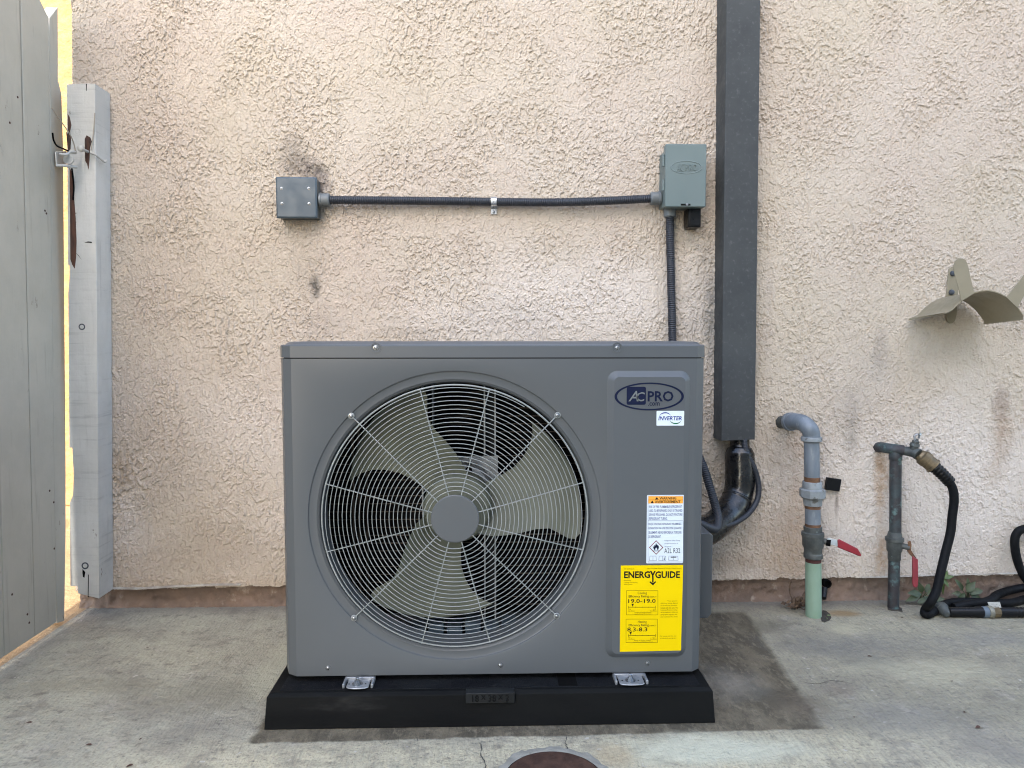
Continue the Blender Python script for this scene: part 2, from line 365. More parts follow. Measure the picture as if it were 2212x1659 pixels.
def concrete_material():
    m, nt, b = _nodes('concrete')
    n = NT(nt)
    x, y, z = n.xyz()
    warp = n.noise(7.0, 6, 0.65)
    broom = n.noise(34.0, 4, 0.6, n.map(scale=(4.0, 0.45, 1.0)))          # drawn along Y
    broomf = n.noise(120.0, 3, 0.6, n.map(scale=(2.2, 0.35, 1.0)))
    big = n.ramp(n.noise(1.5, 5, 0.6), 0.34, 0.68)
    mid = n.ramp(n.noise(6.0, 7, 0.66), 0.40, 0.66)
    right = n.ramp(n.math('ADD', x, n.math('MULTIPLY', warp, 0.5)), 0.2, 1.0)
    c = n.mix(big, (0.408, 0.386, 0.291), (0.375, 0.354, 0.278))
    c = n.mix(n.math('MULTIPLY', mid, 0.55), c, (0.288, 0.269, 0.207))
    cr = n.mix(n.ramp(n.noise(2.2, 6, 0.62, n.map(loc=(3, 5, 1))), 0.36, 0.64), (0.358, 0.328, 0.231), (0.255, 0.231, 0.164))
    c = n.mix(right, c, cr)
    # paler band along the front
    fr = n.ramp(n.math('ADD', y, n.math('MULTIPLY', warp, 0.10)), -0.80, -0.66, 1.0, 0.0)
    fr = n.math('MULTIPLY', fr, n.ramp(n.math('ADD', x, n.math('MULTIPLY', warp, 0.3)), -0.75, -0.3))
    c = n.mix(n.math('MULTIPLY', fr, 0.8), c, (0.568, 0.502, 0.342))
    c = n.mix(n.math('MULTIPLY', n.ramp(broom, 0.40, 0.70), n.ramp(x, -0.9, 0.9, 0.10, 0.40)), c, (0.177, 0.167, 0.144))
    c = n.mix(n.ramp(broomf, 0.52, 0.75, 0.0, 0.35), c, (0.429, 0.410, 0.359))
    c = n.mix(n.ramp(n.noise(2.6, 8, 0.68, n.map(loc=(7, 3, 2))), 0.46, 0.66, 0.0, 0.60), c, (0.190, 0.171, 0.140))
    c = n.mix(n.ramp(n.noise(9.0, 7, 0.7, n.map(loc=(1, 9, 4))), 0.52, 0.68, 0.0, 0.55), c, (0.173, 0.155, 0.129))
    c = n.mix(n.ramp(n.noise(11.0, 7, 0.7, n.map(loc=(6, 4, 4))), 0.55, 0.70, 0.0, 0.45), c, (0.462, 0.418, 0.352))
    c = n.mix(n.ramp(n.noise(24.0, 6, 0.75), 0.53, 0.68, 0.0, 0.65), c, (0.136, 0.120, 0.097))
    c = n.mix(n.ramp(n.noise(150.0, 3, 0.7), 0.44, 0.70, 0.0, 0.45), c, (0.165, 0.147, 0.122))
    c = n.mix(n.ramp(n.noise(75.0, 3, 0.6), 0.60, 0.72, 0.0, 0.5), c, (0.115, 0.104, 0.086))
    c = n.mix(n.ramp(n.noise(48.0, 2, 0.5, n.map(loc=(2, 8, 5))), 0.70, 0.74, 0.0, 0.7), c, (0.494, 0.457, 0.395))
    # damp dirty print left by an older, larger slab
    wx = n.math('ADD', x, n.math('MULTIPLY', n.math('SUBTRACT', n.noise(16, 4, 0.6), 0.5), 0.030))
    wy = n.math('ADD', y, n.math('MULTIPLY', n.math('SUBTRACT', n.noise(16, 4, 0.6, n.map(loc=(5, 5, 5))), 0.5), 0.02))
    sx = n.math('MULTIPLY', n.ramp(wx, -0.512, -0.496), n.ramp(n.math('SUBTRACT', wx, n.math('MULTIPLY', y, 0.097)), 0.776, 0.800, 1.0, 0.0))
    sy = n.math('MULTIPLY', n.ramp(n.math('SUBTRACT', wy, n.math('MULTIPLY', x, 0.02)), -0.779, -0.770), n.ramp(wy, -0.10, -0.06, 1.0, 0.0))
    st = n.math('MULTIPLY', sx, sy)
    stc = n.mix(n.ramp(n.noise(11, 8, 0.75, n.map(scale=(1.4, 0.7, 1))), 0.40, 0.58), (0.138, 0.114, 0.077), (0.067, 0.056, 0.038))
    stc = n.mix(n.ramp(n.noise(42, 5, 0.7, n.map(scale=(1.6, 0.6, 1), rot=(0, 0, 0.4))), 0.50, 0.66, 0.0, 0.8), stc, (0.185, 0.155, 0.109))
    c = n.mix(n.math('MULTIPLY', st, 0.93), c, stc)

    def patch(px, py, rx, ry, a, col, amt=0.6, soft=0.7):
        nonlocal c
        q = P(px, py, Z=0)
        k = n.blob((q.x, q.y, 0), (rx, ry, None), warp, amt, soft)
        c = n.mix(n.math('MULTIPLY', k, a), c, col)
    patch(1680, 1505, 0.06, 0.05, 1.00, (0.076, 0.068, 0.047))
    patch(1640, 1350, 0.10, 0.07, 0.42, (0.102, 0.087, 0.058))
    patch(1830, 1360, 0.07, 0.05, 0.56, (0.428, 0.386, 0.265))
    patch(1820, 1325, 0.06, 0.03, 0.98, (0.255, 0.183, 0.101))
    patch(1730, 1520, 0.08, 0.08, 0.56, (0.122, 0.097, 0.070))
    patch(1890, 1430, 0.10, 0.07, 0.63, (0.224, 0.213, 0.163))
    patch(2030, 1450, 0.22, 0.09, 0.40, (0.479, 0.444, 0.312))
    patch(1530, 1620, 0.22, 0.07, 0.84, (0.510, 0.502, 0.389))
    patch(1330, 1630, 0.05, 0.05, 0.42, (0.367, 0.260, 0.140))
    patch(430, 1500, 0.22, 0.10, 0.49, (0.245, 0.227, 0.163))
    patch(160, 1480, 0.20, 0.05, 0.42, (0.245, 0.227, 0.163))
    patch(600, 1450, 0.07, 0.2, 0.63, (0.449, 0.434, 0.327))
    patch(1850, 1395, 0.30, 0.10, 0.55, (0.170, 0.164, 0.148), 0.9, 0.9)
    patch(1560, 1470, 0.10, 0.10, 0.5, (0.255, 0.239, 0.205), 0.9, 0.9)
    patch(1960, 1550, 0.22, 0.09, 0.5, (0.196, 0.185, 0.164), 0.9, 0.9)
    patch(2100, 1620, 0.25, 0.10, 0.5, (0.212, 0.197, 0.172), 0.9, 0.9)
    patch(2150, 1380, 0.16, 0.08, 0.45, (0.212, 0.206, 0.189), 0.9, 0.9)
    patch(1810, 1490, 0.05, 0.05, 0.6, (0.170, 0.134, 0.107), 0.9, 0.9)
    # darker where slab meets house, and along the gate line
    c = n.mix(n.math('MULTIPLY', n.ramp(n.math('ADD', y, n.math('MULTIPLY', warp, 0.09)), -0.045, 0.06), 0.6), c, (0.15, 0.135, 0.12))
    c = n.mix(n.math('MULTIPLY', n.ramp(n.math('ADD', x, n.math('MULTIPLY', warp, 0.06)), -1.17, -1.155, 1.0, 0.0), 0.35), c, (0.22, 0.20, 0.17))
    # the walkway past the gate is warmer
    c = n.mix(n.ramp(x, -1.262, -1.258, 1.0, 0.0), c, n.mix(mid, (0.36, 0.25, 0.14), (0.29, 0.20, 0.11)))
    nt.links.new(c, b.inputs['Base Color'])
    b.inputs['Roughness'].default_value = 0.85
    b.inputs['Specular IOR Level'].default_value = 0.25
    h = n.math('ADD', n.math('MULTIPLY', broom, 0.7), n.math('MULTIPLY', n.noise(90, 5, 0.7), 0.7))
    h = n.math('ADD', h, n.math('MULTIPLY', n.ramp(n.noise(30, 4, 0.6), 0.35, 0.6), 0.4))
    n.bump(h, 0.9, 0.006, b)
    return m




def painted_wood(name, c1, c2, sawn=True):
    m, nt, b = _nodes(name)
    n = NT(nt)
    grain = n.noise(30, 6, 0.65, n.map(scale=(1.6, 1.6, 0.12)))
    saw = n.noise(46, 4, 0.6, n.map(scale=(0.12, 0.12, 2.4), rot=(0, 0.10, 0)))
    blot = n.noise(6, 6, 0.65)
    c = n.mix(n.ramp(blot, 0.35, 0.65), c1, c2)
    c = n.mix(n.ramp(grain, 0.56, 0.74, 0.0, 0.5), c, tuple(v * 0.62 for v in c1))
    if sawn:
        k = n.math('MULTIPLY', n.ramp(saw, 0.54, 0.70, 0.0, 0.55), n.ramp(blot, 0.40, 0.58))
        c = n.mix(k, c, tuple(v * 0.55 for v in c1))
    k = n.ramp(n.noise(22, 7, 0.75, n.map(scale=(1.0, 1.0, 0.5), loc=(3, 1, 2))), 0.62, 0.67, 0.0, 0.85)
    k = n.math('MULTIPLY', k, n.ramp(n.noise(4, 3, 0.5, n.map(loc=(8, 2, 6))), 0.48, 0.56))
    c = n.mix(k, c, (0.16, 0.13, 0.105))
    nt.links.new(c, b.inputs['Base Color'])
    b.inputs['Roughness'].default_value = 0.62
    b.inputs['Specular IOR Level'].default_value = 0.35
    h = n.math('SUBTRACT', n.math('ADD', n.math('MULTIPLY', grain, 0.8), n.math('MULTIPLY', n.noise(140, 4, 0.6), 0.35)), n.math('MULTIPLY', saw, 0.5 if sawn else 0.0))
    n.bump(n.math('SUBTRACT', h, n.math('MULTIPLY', k, 0.8)), 0.55, 0.003, b)
    return m


MT['post_paint'] = painted_wood('post_paint', (0.565, 0.56, 0.525), (0.485, 0.482, 0.45))
MT['gate_paint'] = painted_wood('gate_paint', (0.450, 0.425, 0.355), (0.410, 0.388, 0.322), False)
MT['stucco'] = stucco_material()
MT['concrete'] = concrete_material()


# ------------------------------------------------------------------ mesh helpers
class MB:
    def __init__(s):
        s.v = []
        s.f = []

    def add(s, vs, fs):
        o = len(s.v)
        s.v += [tuple(p) for p in vs]
        s.f += [tuple(i + o for i in f) for f in fs]
        return s

    def box(s, x0, x1, y0, y1, z0, z1):
        return s.add([(x0, y0, z0), (x1, y0, z0), (x1, y1, z0), (x0, y1, z0), (x0, y0, z1), (x1, y0, z1), (x1, y1, z1), (x0, y1, z1)],
                     [(3, 2, 1, 0), (4, 5, 6, 7), (0, 1, 5, 4), (1, 2, 6, 5), (2, 3, 7, 6), (3, 0, 4, 7)])

    def hexa(s, lo, hi):
        """eight corners: lo and hi are lists of four points, both counter-clockwise seen from hi"""
        return s.add(list(lo) + list(hi), [(3, 2, 1, 0), (4, 5, 6, 7), (0, 1, 5, 4), (1, 2, 6, 5), (2, 3, 7, 6), (3, 0, 4, 7)])

    def tube(s, path, r, n=16, caps=True, closed=False):
        pts = [Vector(p) for p in path]
        m = len(pts)
        rs = r if isinstance(r, (list, tuple)) else [r] * m
        tang = []
        for i in range(m):
            if closed:
                t = pts[(i + 1) % m] - pts[i - 1]
            else:
                t = pts[min(i + 1, m - 1)] - pts[max(i - 1, 0)]
            tang.append(t.normalized() if t.length > 1e-9 else Vector((0, 0, 1)))
        ref = Vector((0, 0, 1)) if abs(tang[0].z) < 0.9 else Vector((1, 0, 0))
        a = tang[0].cross(ref).normalized()
        vs, fs = [], []
        for i in range(m):
            a = (a - tang[i] * a.dot(tang[i])).normalized()
            bb = tang[i].cross(a)
            for k in range(n):
                an = 2 * PI * k / n
                vs.append(pts[i] + (a * math.cos(an) + bb * math.sin(an)) * rs[i])
        for i in range(m if closed else m - 1):
            j = (i + 1) % m
            for k in range(n):
                k2 = (k + 1) % n
                fs.append((i * n + k, i * n + k2, j * n + k2, j * n + k))
        if caps and not closed:
            fs.append(tuple(range(n))[::-1])
            fs.append(tuple((m - 1) * n + k for k in range(n)))
        return s.add(vs, fs)

    def lathe(s, prof, o, axis, n=24, caps=True, ref=None):
        """prof: list of (t along axis, radius)"""
        o, axis = Vector(o), Vector(axis).normalized()
        rf = Vector(ref) if ref else (Vector((0, 0, 1)) if abs(axis.z) < 0.9 else Vector((1, 0, 0)))
        a = axis.cross(rf).normalized()
        bb = axis.cross(a)
        vs, fs = [], []
        for (t, r) in prof:
            for k in range(n):
                an = 2 * PI * k / n
                vs.append(o + axis * t + (a * math.cos(an) + bb * math.sin(an)) * r)
        for i in range(len(prof) - 1):
            for k in range(n):
                k2 = (k + 1) % n
                fs.append((i * n + k, i * n + k2, (i + 1) * n + k2, (i + 1) * n + k))
        if caps:
            fs.append(tuple(range(n))[::-1])
            fs.append(tuple((len(prof) - 1) * n + k for k in range(n)))
        return s.add(vs, fs)

    def poly(s, pts, off):
        """planar outline swept by the offset vector"""
        n = len(pts)
        off = Vector(off)
        a = [Vector(p) for p in pts]
        b = [p + off for p in a]
        fs = [tuple(range(n)), tuple(range(2 * n - 1, n - 1, -1))]
        for i in range(n):
            j = (i + 1) % n
            fs.append((i, i + n, j + n, j))
        return s.add(a + b, fs)

    def loops(s, rings, cap0=True, cap1=True):
        n = len(rings[0])
        vs = [p for r in rings for p in r]
        fs = []
        for i in range(len(rings) - 1):
            for k in range(n):
                k2 = (k + 1) % n
                fs.append((i * n + k, i * n + k2, (i + 1) * n + k2, (i + 1) * n + k))
        if cap0:
            fs.append(tuple(range(n))[::-1])
        if cap1:
            fs.append(tuple((len(rings) - 1) * n + k for k in range(n)))
        return s.add(vs, fs)

    def sheet(s, grid, thick=None):
        """grid[i][j] points; thick = offset vector for a second skin"""
        ni, nj = len(grid), len(grid[0])
        top = [Vector(p) for r in grid for p in r]
        fs = [(i * nj + j, i * nj + j + 1, (i + 1) * nj + j + 1, (i + 1) * nj + j) for i in range(ni - 1) for j in range(nj - 1)]
        if thick is None:
            return s.add(top, fs)
        t = Vector(thick)
        N = len(top)
        vs = top + [p + t for p in top]
        fs2 = fs + [tuple(k + N for k in f[::-1]) for f in fs]
        rim = [(0, j) for j in range(nj)] + [(i, nj - 1) for i in range(1, ni)] + [(ni - 1, j) for j in range(nj - 2, -1, -1)] + [(i, 0) for i in range(ni - 2, 0, -1)]
        idx = [i * nj + j for i, j in rim]
        for a, b in zip(idx, idx[1:] + idx[:1]):
            fs2.append((b, a, a + N, b + N))
        return s.add(vs, fs2)

    def build(s, name, m, parent=None, smooth=40, bevel=0.0, seg=2):
        off = Vector((0, 0, 0))
        p = parent
        while p is not None:
            off += p.location
            p = p.parent
        me = bpy.data.meshes.new(name)
        me.from_pydata([Vector(q) - off for q in s.v], [], s.f)
        bm = bmesh.new()
        bm.from_mesh(me)
        bmesh.ops.recalc_face_normals(bm, faces=bm.faces)
        bm.to_mesh(me)
        bm.free()
        me.materials.append(MT[m] if isinstance(m, str) else m)
        if smooth:
            me.shade_smooth()
            me.set_sharp_from_angle(angle=R(smooth))
        o = bpy.data.objects.new(name, me)
        COL.objects.link(o)
        if parent is not None:
            o.parent = parent
        if bevel:
            md = o.modifiers.new('bevel', 'BEVEL')
            md.width = bevel
            md.segments = seg
            md.limit_method = 'ANGLE'
            md.angle_limit = R(35)
        return o


def thing(name, label, cat, loc, group=None):
    o = bpy.data.objects.new(name, None)
    o.empty_display_size = 0.05
    COL.objects.link(o)
    o.location = loc
    o['label'] = label
    o['category'] = cat
    if group:
        o['group'] = group
    return o


def tag(o, label, cat, group=None):
    o['label'] = label
    o['category'] = cat
    if group:
        o['group'] = group
    return o


def struct(o):
    o['kind'] = 'structure'
    return o


def again(src, parent, loc, rot=None, name=None):
    """copy sharing mesh data, placed at a world position under a parent (whose own frame is unrotated)"""
    o = src.copy()
    COL.objects.link(o)
    if name:
        o.name = name
    off = Vector((0, 0, 0))
    p = parent
    while p is not None:
        off += p.location
        p = p.parent
    o.parent = parent
    o.location = Vector(loc) - off
    if rot:
        o.rotation_euler = rot
    return o


def at_origin(o, loc):
    """give a part built around the world origin its place"""
    off = Vector((0, 0, 0))
    p = o.parent
    while p is not None:
        off += p.location
        p = p.parent
    for v in o.data.vertices:
        v.co += off
    o.location = Vector(loc) - off
    return o


def spline(pts, per=8):
    """Catmull-Rom through points"""
    p = [Vector(q) for q in pts]
    p = [p[0] * 2 - p[1]] + p + [p[-1] * 2 - p[-2]]
    out = []
    for i in range(1, len(p) - 2):
        for k in range(per):
            t = k / per
            a, b, c, d = p[i - 1], p[i], p[i + 1], p[i + 2]
            out.append(0.5 * ((2 * b) + (c - a) * t + (2 * a - 5 * b + 4 * c - d) * t * t + (3 * b - a - 3 * c + d) * t ** 3))
    out.append(p[-2])
    return out


def resample(path, step):
    pts = [Vector(q) for q in path]
    out = [pts[0]]
    acc = 0.0
    for a, b in zip(pts[:-1], pts[1:]):
        L = (b - a).length
        while acc + L >= step and L > 1e-9:
            t = (step - acc) / L
            a = a + (b - a) * t
            out.append(a)
            L = (b - a).length
            acc = 0.0
        acc += L
    out.append(pts[-1])
    return out


def ribbed(path, r, pitch=0.006, depth=0.0012, n=14):
    pts = resample(path, pitch / 4)
    prof = (0.0, -0.4, -1.0, -0.4)
    return pts, [r + depth * prof[i % 4] for i in range(len(pts))]


_txt_cache = {}


def text_geo(body, bold=0.0, shear=0.0):
    key = (body, bold, shear)
    if key not in _txt_cache:
        cu = bpy.data.curves.new('lettering', 'FONT')
        cu.body = body
        cu.offset = bold
        cu.shear = shear
        cu.resolution_u = 2
        ob = bpy.data.objects.new('lettering', cu)
        COL.objects.link(ob)
        bpy.context.view_layer.update()
        me = ob.evaluated_get(bpy.context.evaluated_depsgraph_get()).to_mesh()
        vs = [v.co.copy() for v in me.vertices]
        fs = [tuple(p.vertices) for p in me.polygons]
        bpy.data.objects.remove(ob)
        bpy.data.curves.remove(cu)
        x0 = min(v.x for v in vs)
        x1 = max(v.x for v in vs)
        y0 = min(v.y for v in vs)
        y1 = max(v.y for v in vs)
        _txt_cache[key] = ([((v.x - x0) / (x1 - x0), (v.y - y0) / (y1 - y0)) for v in vs], fs)
    return _txt_cache[key]


def put_text(mb, body, px0, py0, px1, py1, Y, bold=0.0, shear=0.0):
    """letters filling the photo rectangle, standing in the plane Y"""
    a, b = P(px0, py1, Y=Y), P(px1, py0, Y=Y)
    vs, fs = text_geo(body, bold, shear)
    mb.add([(a.x + u * (b.x - a.x), Y, a.z + v * (b.z - a.z)) for u, v in vs], [f for f in fs])
    return mb


def flat(mb, pts, Y):
    """flat print: outline of photo pixels in plane Y"""
    mb.add([P(x, y, Y=Y) for x, y in pts], [tuple(range(len(pts)))])
    return mb


def rrect(x0, z0, x1, z1, r, k=6):
    out = []
    for cx, cz, a0 in ((x1 - r, z1 - r, 0), (x0 + r, z1 - r, 90), (x0 + r, z0 + r, 180), (x1 - r, z0 + r, 270)):
        for i in range(k + 1):
            a = R(a0 + 90 * i / k)
            out.append((cx + r * math.cos(a), cz + r * math.sin(a)))
    return out


def screw_mesh(r=0.0045):
    mb = MB()
    mb.lathe([(0, r * 1.25), (0.0006, r * 1.25), (0.0007, r), (0.0022, r * 0.85), (0.003, r * 0.45)], (0, 0, 0), (0, -1, 0), 14)
    mb.box(-r * 0.55, r * 0.55, -0.00345, -0.0028, -r * 0.12, r * 0.12)
    return mb


# ------------------------------------------------------------------ random height fields for rough surfaces
def field(nz, nx, step, lam, seed, width=0.35, aniso=1.0):
    rng = np.random.default_rng(seed)
    wn_ = rng.standard_normal((nz, nx))
    kz = np.fft.fftfreq(nz, step)[:, None]
    kx = np.fft.rfftfreq(nx, step)[None, :]
    k = np.sqrt((kz / aniso) ** 2 + (kx * aniso) ** 2) + 1e-9
    filt = np.exp(-(np.log(k * lam) / width) ** 2 / 2)
    f = np.fft.irfft2(np.fft.rfft2(wn_) * filt, s=(nz, nx))
    return f / f.std()


def sstep(f, a, b):
    t = np.clip((f - a) / (b - a), 0, 1)
    return t * t * (3 - 2 * t)


def grid_object(name, pts, m, parent=None):
    """pts: (rows, cols, 3) float array -> one smooth mesh sheet"""
    nz, nx, _ = pts.shape
    me = bpy.data.meshes.new(name)
    me.vertices.add(nz * nx)
    me.vertices.foreach_set('co', pts.astype(np.float32).ravel())
    i = (np.arange(nz - 1)[:, None] * nx + np.arange(nx - 1)[None, :])
    q = np.stack([i, i + 1, i + nx + 1, i + nx], -1).reshape(-1, 4)
    me.loops.add(q.size)
    me.loops.foreach_set('vertex_index', q.ravel().astype(np.int32))
    me.polygons.add(len(q))
    me.polygons.foreach_set('loop_start', (np.arange(len(q)) * 4).astype(np.int32))
    me.update(calc_edges=True)
    me.validate()
    me.materials.append(MT[m])
    me.shade_smooth()
    o = bpy.data.objects.new(name, me)
    COL.objects.link(o)
    if parent is not None:
        o.parent = parent
    return o


# ------------------------------------------------------------------ SETTING: pavement
pav = struct(MB().add([(-60, -60, 0), (60, -60, 0), (60, 60, 0), (-60, 60, 0)], [(0, 1, 2, 3)]).build('pavement', 'concrete'))


def crack(pts, wd):
    g = [P(x, y, Z=0.0012) for x, y in pts]
    fine = resample(spline(g, 5), 0.006)
    rows = []
    for i, q in enumerate(fine):
        d = (fine[min(i + 1, len(fine) - 1)] - fine[max(i - 1, 0)]).normalized()
        nn = Vector((-d.y, d.x, 0))
        ww = wd * (0.35 + random.random() * 0.9) * (1 if 1 < i < len(fine) - 2 else 0.2)
        j = nn * random.uniform(-0.0016, 0.0016)
        rows.append([q + j + nn * ww, q + j - nn * ww])
    return MB().sheet(rows).build('crack', 'crack', pav)


crack([(1226, 1588), (1222, 1605), (1227, 1622), (1229, 1634), (1222, 1646), (1217, 1655)], 0.0016)
crack([(1033, 1602), (1041, 1614), (1038, 1628), (1046, 1645), (1050, 1662)], 0.0013)
crack([(1722, 1470), (1760, 1477), (1800, 1470), (1850, 1478)], 0.0012)
crack([(900, 1590), (903, 1599), (901, 1606)], 0.0008)

# ------------------------------------------------------------------ house wall
hw = thing('house_wall', 'tan pink stucco house wall behind the outdoor unit with grime and drips', 'wall', (0, 0.05, 0))
ST = 0.0024
X0, X1, Z0, Z1 = -1.29, 1.80, 0.066, 2.02
xs = np.arange(X0, X1 + ST, ST)
zs = np.arange(Z0, Z1 + ST, ST)
nx, nz = len(xs), len(zs)
f1 = field(nz, nx, ST, 0.070, 1, 0.50, 0.85)
f2 = field(nz, nx, ST, 0.030, 2, 0.45, 0.85)
f3 = field(nz, nx, ST, 0.0155, 3, 0.40, 0.9)
f5 = field(nz, nx, ST, 0.009, 6, 0.30)
f4 = field(nz, nx, ST, 0.40, 4, 0.5)
rg = 0.28 + 0.72 * sstep(f4, -0.9, 0.8)                            # rougher and calmer areas
topz = sstep(zs[:, None], 0.5, 1.3)
wob = 0.42 * f3 + 0.25 * f5


def lip(m, reach):
    """plates of plaster: thin where they start at the top, thick at their lower lip"""
    k = math.exp(-ST / reach)
    acc = np.zeros(m.shape[1])
    out = np.empty_like(m)
    for r in range(m.shape[0] - 1, -1, -1):
        acc = k * acc + (1 - k) * m[r]
        out[r] = m[r] * (0.22 + 0.78 * acc)
    return out


fin = (0.62 + 0.33 * topz)                                          # finer dash high up, longer flatter plates low down
H = 0.0024 * (1.15 - 0.25 * topz) * lip(sstep(f1 + 0.8 * f2 + wob, 0.30, 0.34), 0.022)
H = H + 0.0027 * rg * fin * lip(sstep(f2 + wob, 0.25, 0.30), 0.014) + 0.0021 * rg * lip(sstep(f2 * 0.6 - 0.7 * f1 + wob, 0.70, 0.75), 0.016)
H = H + 0.0016 * rg * fin * lip(sstep(f3 + 0.5 * f5, 0.85, 0.95), 0.008) + 0.0013 * fin * lip(sstep(-f2 + wob, 0.85, 0.90), 0.012)
H = H + 0.00014 * f5
H = H * 0.90
# broken crust near the post
q = P(262, 1020, Y=0)
bx = np.exp(-(((xs[None, :] - q.x) / 0.07) ** 2 + ((zs[:, None] - q.z) / 0.08) ** 2))
H = H + bx * (0.004 * sstep(f2, -0.1, 0.15) - 0.003)
low = np.interp(xs, [-1.3, -0.75, -0.4, 0.7, 1.25, 1.8], [0.060, 0.068, 0.070, 0.074, 0.080, 0.084])
jag = np.cumsum(np.random.default_rng(9).standard_normal(nx)) * 0.0009
jag -= np.convolve(jag, np.ones(41) / 41, 'same')
low = low + np.clip(jag, -0.004, 0.005)
U = np.linspace(0, 1, nz)[:, None]
ZZ = low[None, :] + U * (Z1 - low[None, :])
lean = np.clip((-0.9 - xs) / 0.39, 0, 1)[None, :]                  # the corner leans a little
XX = xs[None, :] + lean * (0.030 * ZZ)
pts = np.stack([XX, -H - 0.0006, ZZ], -1)
st = grid_object('stucco_coat', pts - np.array([0, 0.05, 0]), 'stucco', hw)
st.data.shade_flat()
# underside of the coat and the corner return
und = np.stack([np.stack([pts[0, :, 0], pts[0, :, 1], pts[0, :, 2]], -1), np.stack([pts[0, :, 0], np.full(nx, 0.045), pts[0, :, 2] + 0.002], -1)], 0)
grid_object('coat_edge', und - np.array([0, 0.05, 0]), 'stucco', hw)
ret = np.stack([pts[:, 0, :], np.stack([pts[:, 0, 0] - 0.001, np.full(nz, 1.2), pts[:, 0, 2]], -1)], 1)
grid_object('corner_return', ret - np.array([0, 0.05, 0]), 'stucco', hw)
# plain continuation above and to the right, out of the picture
MB().box(1.80, 7.0, -0.002, 0.2, 0.08, 3.0).box(-1.23, 1.80, -0.002, 0.2, 2.02, 3.0).build('upper_coat', 'stucco', hw)
# concrete footing under the coat
fx = np.arange(-1.285, 2.4, 0.006)
fz = np.arange(-0.02, 0.10, 0.006)
ff = field(len(fz), len(fx), 0.006, 0.045, 21, 0.6)
fpts = np.stack([np.broadcast_to(fx[None, :], ff.shape), 0.016 - 0.0022 * ff - 0.014 * sstep(0.03 - np.broadcast_to(fz[:, None], ff.shape), 0.0, 0.05), np.broadcast_to(fz[:, None], ff.shape)], -1)
grid_object('footing', fpts - np.array([0, 0.05, 0]), 'foundation', hw)
MB().box(-1.284, 7.0, 0.022, 0.3, -0.02, 0.10).build('footing_core', 'foundation', hw)
# bent metal weep screed peeping out under the coat at the left
rows = []
for px, py in ((235, 1271), (300, 1272), (380, 1267), (450, 1264), (520, 1263)):
    a = P(px, py, Y=-0.004)
    rows.append([a + Vector((0, 0, 0.004)), a + Vector((0, -0.005, -0.001)), a + Vector((0, 0.004, -0.003))])
MB().sheet(rows, (0, 0.001, 0.0006)).build('weep_screed', 'screed', hw)
rows = []
for px, py in ((1862, 1247), (1930, 1246), (2000, 1243), (2080, 1241), (2160, 1239), (2215, 1238)):
    a = P(px, py, Y=-0.002)
    rows.append([a + Vector((0, 0, 0.002 + random.random() * 0.002)), a + Vector((0, -0.004, -0.001)), a + Vector((0, 0.004, -0.002))])
MB().sheet(rows, (0, 0.001, 0.0006)).build('weep_screed', 'screed', hw)

# ------------------------------------------------------------------ what lies beyond the gate, and an unseen house added to shade the yard
fw = thing('sunlit_wall', 'bright yellow sunlit stucco wall beyond the gap between gate and post', 'wall', (-2.3, 0.93, 0))
MB().box(-4.6, -1.20, 0.93, 1.13, 0.12, 2.8).build('stucco_coat', 'far_wall', fw)
MB().box(-4.6, -1.20, 0.945, 1.12, 0.0, 0.12).build('footing', 'far_base', fw)
nb = struct(MB().box(-1.262, 14.0, -13, -6.0, 0, 6.5).build('neighbouring_house', 'neighbour'))  # out of view, placed and sized to keep the sun off the wall
MB().box(1.0, 2.4, -6.03, -5.99, 1.0, 2.2).build('window_shutter', 'neighbour_trim', nb)

# ------------------------------------------------------------------ gate of painted boards, square to the wall
GX = -1.256
gt = thing('gate', 'pale grey green board gate seen edge on at the left', 'gate', (GX, -0.30, 0.0))


def gate_board(tops, bots, thick=0.018, proud=0.0, name='board'):
    """photo pixels of the two top and the two bottom corners, on the gate's face"""
    pts = [P(*bots[0], X=GX + proud), P(*bots[1], X=GX + proud), P(*tops[1], X=GX + proud), P(*tops[0], X=GX + proud)]
    return MB().poly(pts, (-thick, 0, 0)).build(name, 'gate_paint', gt, bevel=0.0015)


def gp(px, py):
    return P(px, py, X=GX)


ys = [gp(-46, 1470).y, gp(8.5, 1413).y, gp(75, 1378).y, gp(121.5, 1348.5).y]
# three boards lying forward of the frame, further ones run out of the picture
zb = gp(75, 1378).z


def board_quad(b0, b1, t0, t1, zt0=2.05, zt1=2.05, proud=0.0):
    """b/t: Y at foot and at top; boards lean a touch"""
    x = GX + proud
    return MB().poly([(x, b0, 0.022), (x, b1, 0.022), (x, t1, zt1), (x, t0, zt0)], (-0.018, 0, 0)).build('board', 'gate_paint', gt, bevel=0.0016)


L1b, L3b, L4b = gp(9.5, 1412).y, gp(76, 1378).y, gp(122, 1347).y
L4t = gp(106, 60).y
L1t, L3t = gp(0, 300).y - 0.01, (gp(0, 300).y + L4t) / 2 - 0.004
g = 0.0012
board_quad(L1b + g, L3b - g, L1t + g, L3t - g)
board_quad(L3b + g * 0.6, L4b - g, L3t + g * 0.6, L4t - g, gp(96, 0).z + 0.06, gp(106, 38).z)
for k in range(5):
    d = 0.115
    board_quad(L1b - (k + 1) * d + g, L1b - k * d - g, L1t - (k + 1) * d + g, L1t - k * d - g)
